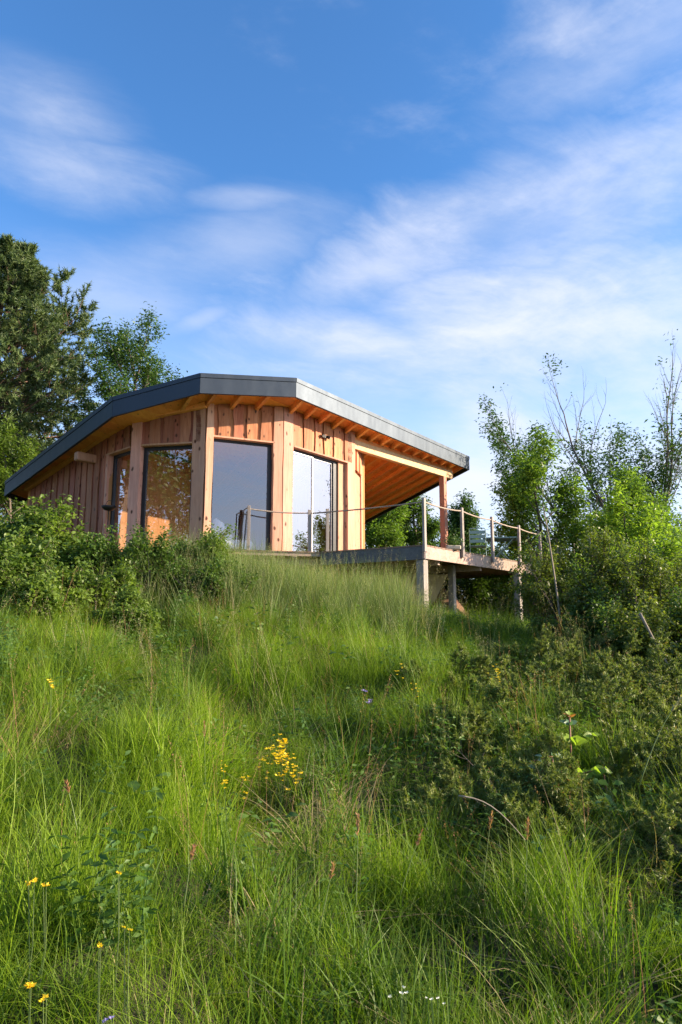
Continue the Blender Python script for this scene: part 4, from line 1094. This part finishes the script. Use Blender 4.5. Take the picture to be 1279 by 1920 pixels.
tuft(199, 1912, 2.3, 3, .01, 'violet', 'violet_flower', 'pale violet flower at the bottom edge', .009)

# ------------------------------------------------------------------ SINGLE STALKS
def stalk(px0, py0, px1, py1, Y, label, mat='twig', head=None, r0=.004, bend=.12, name='grass_stalk'):
    if Y < 6: Y = enter((px0 + px1) / 2, (py0 + py1) / 2 , .45)
    a = at(px0, py0, Y); b = at(px1, py1, Y); root = empty(name, (a.x, Y, gz(a.x, Y)), label, 'grass')
    K = 8; pts = [a.lerp(b, k / K) + Vector((0, 0, bend * (b - a).length * math.sin(math.pi * (k / K)))) for k in range(K + 1)]
    MB().tube(pts, [r0 * (1 - .55 * k / K) for k in range(K + 1)], 5).build('stem', M[mat], root, smooth=True)
    if head:
        P = np.array([tuple(pts[-1].lerp(pts[-3], u)) for u in np.linspace(0, 1, 46)]); d = np.repeat(np.array([tuple((pts[-1] - pts[-3]).normalized())]), 46, 0)
        V, F = leaves_np(P, d, head[1], .28, .0, RNG, .2, .35); link('seed_head', mesh_np('seed_head', V, F), M[head[0]], root)
stalk(1198, 1475, 1279, 1308, 3.3, 'tall pale arching grass stalk with seed head at the right edge', 'stem', ('seed', .03), .0035, .10)
stalk(860, 1492, 985, 1575, 3.4, 'dry brown stalk arching below the sunlit juniper', 'twig', None, .004, .14)
stalk(1200, 1150, 1279, 1290, 7.8, 'pale dead branch leaning through the right edge shrubs', 'twig', None, .018, -.03, 'dead_branch')
for (a, b_, c, d, Y, lab) in ((905, 1610, 922, 1525, 3.2, 'russet seed head in the shade left of the juniper'), (985, 1640, 990, 1540, 3.2, 'russet seed head just under the juniper'),
                             (750, 1620, 790, 1560, 3.3, 'leaning russet seed head in the central shade'), (668, 1640, 672, 1530, 3.4, 'upright russet seed head in the central shade'),
                             (345, 1640, 362, 1590, 3.3, 'russet seed head low in the left grass'), (600, 1680, 625, 1625, 3.1, 'russet seed head in the grass below the yellow clump'),
                             (385, 1420, 383, 1355, 5.0, 'russet seed head left above the yellow clump'), (145, 1495, 125, 1470, 4.2, 'short russet seed head on the left slope')):
    stalk(a, b_ + 60, c, d, Y, lab, 'stem', ('redseed', .018), .002, .03)

# ------------------------------------------------------------------ GRASS (uncountable): one object per kind of growth, clump shapes set out on points of the slope
def blade_clump(rng, n, rad, h, w, lean, K=4, curve=.6):
    """n blades; returns V, F, along"""
    V, F, A = [], [], []; o_ = 0
    for i in range(n):
        a, q = rng.uniform(0, 2 * math.pi), rad * math.sqrt(rng.uniform()); b = np.array([math.cos(a) * q, math.sin(a) * q, -.03])
        az = rng.uniform(0, 2 * math.pi); H = h * rng.uniform(.55, 1.15); ln = lean * rng.uniform(.3, 1.4)
        d = np.array([math.cos(az), math.sin(az), 0]); s = np.array([-math.sin(az), math.cos(az), 0]); s = s * math.cos(.6) + d * math.sin(.6) * rng.choice([-1, 1])
        cv = curve * rng.uniform(.4, 1.5)
        for k in range(K + 1):
            u = k / K; c = b + d * H * ln * (u * .5 + cv * u ** 2.4) + np.array([0, 0, H * (u - .32 * cv * ln * u ** 3)]); ww = w * (1 - u ** 1.6) * (.7 + .3 * min(1, u * 4)) * .5
            if k < K: V += [c - s * ww, c + s * ww]; A += [u, u]
            else: V.append(c); A.append(1.)
        for k in range(K - 1): F += [(o_ + 2 * k, o_ + 2 * k + 1, o_ + 2 * k + 3), (o_ + 2 * k, o_ + 2 * k + 3, o_ + 2 * k + 2)]
        F.append((o_ + 2 * K - 2, o_ + 2 * K - 1, o_ + 2 * K)); o_ += 2 * K + 1
    return np.array(V), np.array(F), np.array(A)

def seed_clump(rng, n, rad, h, nseed, slen, hd=.22, open_=.03):
    V, F, A = [], [], []; o_ = 0
    for i in range(n):
        v, f, a = blade_clump(rng, 1, rad, h, .0032, .30, 5, .5); 
        V.append(v); F.append(f + o_); A.append(a * .6); o_ += len(v)
        tip, prev = v[-1], v[-3]; dd = unit((tip - prev)[None])[0]
        tt = rng.uniform(0, 1, nseed); P = tip[None] - dd[None] * (tt * h * hd)[:, None] + rng.normal(0, open_, (nseed, 3)) * tt[:, None] ** .7
        lv, lf = leaves_np(P, np.repeat(dd[None], nseed, 0), slen, .38, .1, rng, .2, .5)
        V.append(lv); F.append(lf + o_); A.append(np.full(len(lv), 1.)); o_ += len(lv)
    return np.concatenate(V), np.concatenate(F), np.concatenate(A)

def herb_clump(rng, n, rad, h, leaf):
    V, F, A = [], [], []; o_ = 0
    for i in range(n):
        v, f, a = blade_clump(rng, 1, rad, h, .004, .25, 4, .3); V.append(v); F.append(f + o_); A.append(a * 0); o_ += len(v)
        tt = np.repeat(np.linspace(.15, 1, 9), 2); base = v[0] + (v[-1] - v[0]) * tt[:, None]; az = np.arange(18) * math.pi + np.repeat(np.arange(9) * 1.57, 2)
        lv, lf = leaves_np(base, np.stack([np.cos(az), np.sin(az), np.full(18, .35)], 1), leaf, .42, .3, rng, .2, .25)
        V.append(lv); F.append(lf + o_); A.append(np.full(len(lv), .0)); o_ += len(lv)
    return np.concatenate(V), np.concatenate(F), np.concatenate(A)

def scatter_object(name, protos, pts, scl, rotz, mat, label):
    """a single object: the clump shapes plus points, set out by a geometry-nodes modifier"""
    rng = RNG; Vs, Fs, Ks, As = [], [], [], []; o_ = 0
    for k, (v, f, a) in enumerate(protos):
        Vs.append(v); Fs.append(f + o_); Ks.append(np.full(len(v), k)); As.append(a); o_ += len(v)
    n = len(pts); Vs.append(pts); Ks.append(np.full(n, -1)); As.append(np.zeros(n))
    V = np.concatenate(Vs); F = np.concatenate(Fs); Kk = np.concatenate(Ks).astype(np.int32); A = np.concatenate(As).astype(np.float32)
    rot_ = np.zeros((len(V), 3), np.float32); rot_[-n:, 2] = rotz; rot_[-n:, 0] = rng.normal(0, .22, n); rot_[-n:, 1] = rng.normal(0, .22, n)
    sv = np.ones(len(V), np.float32); sv[-n:] = scl; pid = np.zeros(len(V), np.int32); pid[-n:] = rng.integers(0, len(protos), n)
    me = mesh_np(name, V, F, True, {'proto': ('INT', Kk), 'along': ('FLOAT', A), 'rotv': ('FLOAT_VECTOR', rot_), 'sclv': ('FLOAT', sv), 'pid': ('INT', pid)})
    ob = link(name, me, mat); tag(ob, label, None, None, 'stuff')
    ng = bpy.data.node_groups.new(name + '_layout', 'GeometryNodeTree'); ng.interface.new_socket('Geometry', in_out='INPUT', socket_type='NodeSocketGeometry'); ng.interface.new_socket('Geometry', in_out='OUTPUT', socket_type='NodeSocketGeometry')
    N, Lk = ng.nodes, ng.links; gi = N.new('NodeGroupInput'); go = N.new('NodeGroupOutput')
    def attr(nm, ty):
        a = N.new('GeometryNodeInputNamedAttribute'); a.data_type = ty; a.inputs[0].default_value = nm; return a.outputs[0]
    pr = attr('proto', 'INT'); join = N.new('GeometryNodeJoinGeometry')
    def sel(k):
        c = N.new('FunctionNodeCompare'); c.data_type = 'INT'; c.operation = 'EQUAL'; Lk.new(pr, c.inputs['A'] if c.inputs['A'].enabled else [i for i in c.inputs if i.enabled][0])
        en = [i for i in c.inputs if i.enabled]; en[1].default_value = k
        s_ = N.new('GeometryNodeSeparateGeometry'); s_.domain = 'POINT'; Lk.new(gi.outputs[0], s_.inputs[0]); Lk.new(c.outputs[0], s_.inputs[1]); return s_.outputs[0]
    for k in range(len(protos)):
        g2 = N.new('GeometryNodeGeometryToInstance'); Lk.new(sel(k), g2.inputs[0]); Lk.new(g2.outputs[0], join.inputs[0])
    iop = N.new('GeometryNodeInstanceOnPoints'); Lk.new(sel(-1), iop.inputs['Points']); Lk.new(join.outputs[0], iop.inputs['Instance'])
    iop.inputs['Pick Instance'].default_value = True; Lk.new(attr('pid', 'INT'), iop.inputs['Instance Index'])
    Lk.new(attr('rotv', 'FLOAT_VECTOR'), iop.inputs['Rotation']); Lk.new(attr('sclv', 'FLOAT'), iop.inputs['Scale'])
    Lk.new(iop.outputs[0], go.inputs[0]); md = ob.modifiers.new('layout', 'NODES'); md.node_group = ng
    return ob

hpoly = [Vector((p.x, p.y, 0)) for p in inner]
def pts_in(n, fn, x0, x1, y0, y1, seed):
    """random points of the slope kept with probability fn(x, y)"""
    rng = np.random.default_rng(seed); x = rng.uniform(x0, x1, n); y = rng.uniform(y0, y1, n)
    keep = rng.uniform(0, 1, n) < fn(x, y); x, y = x[keep], y[keep]
    ok = np.array([not inside(Vector((a, b, 0)), hpoly) for a, b in zip(x, y)]) if len(x) else np.zeros(0, bool)
    x, y = x[ok], y[ok]; return np.stack([x, y, ground(x, y)], 1)
def wedge(x, y): return (np.abs(x) < .56 * y + .8).astype(float)
def lump(x, y, s=1.): return .5 + .5 * np.sin(1.9 * s * x + 1.1 * np.sin(1.3 * s * y)) * np.sin(1.6 * s * y + 1.4 * np.sin(.9 * s * x + 2))
rg = np.random.default_rng(3)
def rz(n): return rg.uniform(0, 2 * math.pi, n)
# sunny meadow grass over the whole slope, thinner under the junipers and where shade is deepened by colour
protos = [blade_clump(rg, 46, .13, h_, w_, l_, 5, c_) for h_, w_, l_, c_ in ((.42, .0055, .55, .8), (.52, .005, .4, .7), (.34, .006, .8, 1.), (.60, .0045, .35, .6), (.46, .0075, .5, 1.))]
shady = lambda x, y: np.exp(-(((x - .75) / 1.1) ** 2 + ((y - 4.7) / 1.2) ** 2))  # painted shade: dark grass replaces bright tufts around this centre
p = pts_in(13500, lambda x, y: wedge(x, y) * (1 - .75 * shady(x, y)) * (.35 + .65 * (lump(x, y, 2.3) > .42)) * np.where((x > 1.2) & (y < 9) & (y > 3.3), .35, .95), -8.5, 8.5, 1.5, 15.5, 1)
hs = (.42 + .62 * lump(p[:, 0], p[:, 1], 1.6)) * np.where((p[:, 0] < -1.4) & (p[:, 1] > 7.2), .62, 1.) * np.where((p[:, 0] > .8) & (p[:, 1] > 7.5), .52, 1.)
hs = hs * clear_fac(p)
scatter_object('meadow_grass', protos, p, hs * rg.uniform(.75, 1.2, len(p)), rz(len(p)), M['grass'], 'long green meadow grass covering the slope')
# fine wispy low grass
protos = [blade_clump(rg, 60, .15, h_, .0028, l_, 4, 1.) for h_, l_ in ((.30, .9), (.40, .7), (.24, 1.2))]
p = pts_in(6500, lambda x, y: wedge(x, y) * .9, -8, 8, 1.5, 13.5, 2)
scatter_object('fine_grass', protos, p, rg.uniform(.7, 1.3, len(p)), rz(len(p)), M['grass'], 'fine wispy grass between the taller tufts')
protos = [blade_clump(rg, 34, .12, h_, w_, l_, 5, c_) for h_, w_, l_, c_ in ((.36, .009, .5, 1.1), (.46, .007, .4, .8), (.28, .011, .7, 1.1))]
p = pts_in(6500, lambda x, y: wedge(x, y) * (.68 + .32 * shady(x, y)), -8.5, 8.5, 1.5, 14, 12)  # denser in the centre to deepen the shade there by colour
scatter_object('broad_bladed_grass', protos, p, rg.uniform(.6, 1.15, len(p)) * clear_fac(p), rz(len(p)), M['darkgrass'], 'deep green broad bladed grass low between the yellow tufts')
protos = [blade_clump(rg, 34, .16, h_, .005, 1.3, 4, 1.6) for h_ in (.22, .3)]
p = pts_in(2600, lambda x, y: wedge(x, y) * (.15 + .8 * (lump(x + 1, y + 2, 1.7) > .66)), -7, 7, 1.5, 12, 13)
scatter_object('dry_thatch', protos, p, rg.uniform(.7, 1.2, len(p)), rz(len(p)), M['straw'], 'dry straw coloured thatch lying in the meadow')
def weed_clump(rng, n, L):
    az = rng.uniform(0, 2 * math.pi, n); P = rng.normal(0, .05, (n, 3)) * np.array([1, 1, .6]) + np.array([0, 0, .16]); d = np.stack([np.cos(az), np.sin(az), rng.uniform(.1, .8, n)], 1)
    v, f = leaves_np(P, d, L, .48, .35, rng, .18, .2, four=True); return v, f, np.zeros(len(v))
protos = [weed_clump(rg, 13, l_) for l_ in (.045, .06, .038, .07)]
p = pts_in(2400, lambda x, y: wedge(x, y) * (y > 3.2) * (.10 + .6 * (lump(x - 2, y + 1, 1.3) > .6)), -7, 7, 1.8, 12, 14); p[:, 2] += rg.uniform(.02, .22, len(p))
scatter_object('broad_leaved_weeds', protos, p, rg.uniform(.6, 1.15, len(p)), rz(len(p)), M['herb'], 'broad leaved weeds scattered in the grass')
# tall bluish grass at the crest below the deck
protos = [blade_clump(rg, 30, .12, h_, .0065, .28, 5, .6) for h_ in (.85, 1.0, .75)]
crest = lambda x, y: np.exp(-((y - 11.4 + .15 * x) / 1.3) ** 2) * (x > -3.4) * (x < 1.0)
p = pts_in(4600, lambda x, y: crest(x, y) * .95, -3.6, 2, 8, 13.4, 3)
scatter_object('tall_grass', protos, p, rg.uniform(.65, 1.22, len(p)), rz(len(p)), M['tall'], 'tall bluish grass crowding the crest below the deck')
protos = [seed_clump(rg, 9, .14, h_, 26, .013) for h_ in (1.1, 1.25, .95)]
p = pts_in(1700, lambda x, y: crest(x - .5, y) * .9 + .06 * wedge(x, y) * (y > 6), -6, 5, 6, 13.6, 4)
scatter_object('seeding_grass', protos, p, rg.uniform(.62, 1.0, len(p)), rz(len(p)), M['seed'], 'flowering grass heads nodding above the crest')
protos = [seed_clump(rg, 5, .15, h_, 22, .009, .16, .008) for h_ in (.6, .75)]
p = pts_in(900, lambda x, y: wedge(x, y) * .22, -6, 5, 2.3, 9.5, 5)
scatter_object('brown_seed_grass', protos, p, rg.uniform(.75, 1.15, len(p)), rz(len(p)), M['redseed'], 'thin grass with russet seed heads in the meadow')
protos = [herb_clump(rg, 7, .12, h_, l_) for h_, l_ in ((.38, .05), (.28, .04), (.5, .035))]
p = pts_in(3400, lambda x, y: wedge(x, y) * (y > 2.3) * (.18 + .5 * (lump(x + 3, y, .8) > .62)), -7, 7, 1.8, 13, 6)
scatter_object('meadow_herbs', protos, p, rg.uniform(.7, 1.2, len(p)), rz(len(p)), M['herb'], 'leafy herbs growing among the grass')
# grass on the bank behind and under the deck, and beyond the house
protos = [blade_clump(rg, 26, .2, h_, .014, .4, 4, .8) for h_ in (.45, .6)]
p = pts_in(5200, lambda x, y: ((x > -12) & (x < 14)) * .9, -13, 14, 14, 30, 7)
scatter_object('bank_grass', protos, p, rg.uniform(.6, 1.1, len(p)), rz(len(p)), M['grass'], 'grass on the bank beneath and behind the deck')
# earth heap beside the foundation
eh = at(832, 1125, 17.5); mbv = []
th = np.linspace(0, 2 * math.pi, 25)[:-1]; rr_ = np.linspace(0, 1, 9)
V = [(eh.x, 17.5, gz(eh.x, 17.5) + .85)]; F = []
for i in range(1, 9):
    for a in th:
        q = rr_[i] * 1.1 * (1 + .12 * math.sin(3 * a)); X, Y_ = eh.x + math.cos(a) * q, 17.5 + math.sin(a) * q * 1.2
        V.append((X, Y_, gz(X, Y_) - .05 + .9 * (math.cos(rr_[i] * math.pi) * .5 + .5) + .05 * math.sin(13 * X) * math.sin(11 * Y_)))
for k in range(24): F.append((0, 1 + k, 1 + (k + 1) % 24, 1 + (k + 1) % 24))
F = [(0, 1 + k, 1 + (k + 1) % 24) for k in range(24)]
for i in range(7):
    for k in range(24):
        a, b_ = 1 + i * 24 + k, 1 + i * 24 + (k + 1) % 24; F += [(a, a + 24, b_ + 24), (a, b_ + 24, b_)]
tag(link('earth_heap', mesh_np('earth_heap', V, F, True), M['earth']), 'heap of bare brown earth beside the foundation under the deck', 'earth heap')
# potted plant on the deck beside the porch post
pq = at(850, 1022, 14.15); po = Vector((pq.x, 14.15, DECK + .002)); pot = empty('potted_plant', po, 'low pale planter with dark leafy plant right of the porch post', 'plant')
MB().box(po + Vector((0, 0, .045)), (.15, 0, 0), (0, .08, 0), (0, 0, .045)).build('planter', M['terracotta'], pot, bevel=.02)
rngp = np.random.default_rng(8); P = np.array([po.x, po.y, po.z + .08]) + rngp.normal(0, 1, (260, 3)) * np.array([.09, .06, .05]) + np.array([0, 0, .1])
V, F = leaves_np(P, unit(rngp.normal(0, 1, P.shape) + np.array([0, 0, .6])), .06, .4, .2, rngp); link('foliage', mesh_np('foliage', V, F), M['l_ash'], pot)
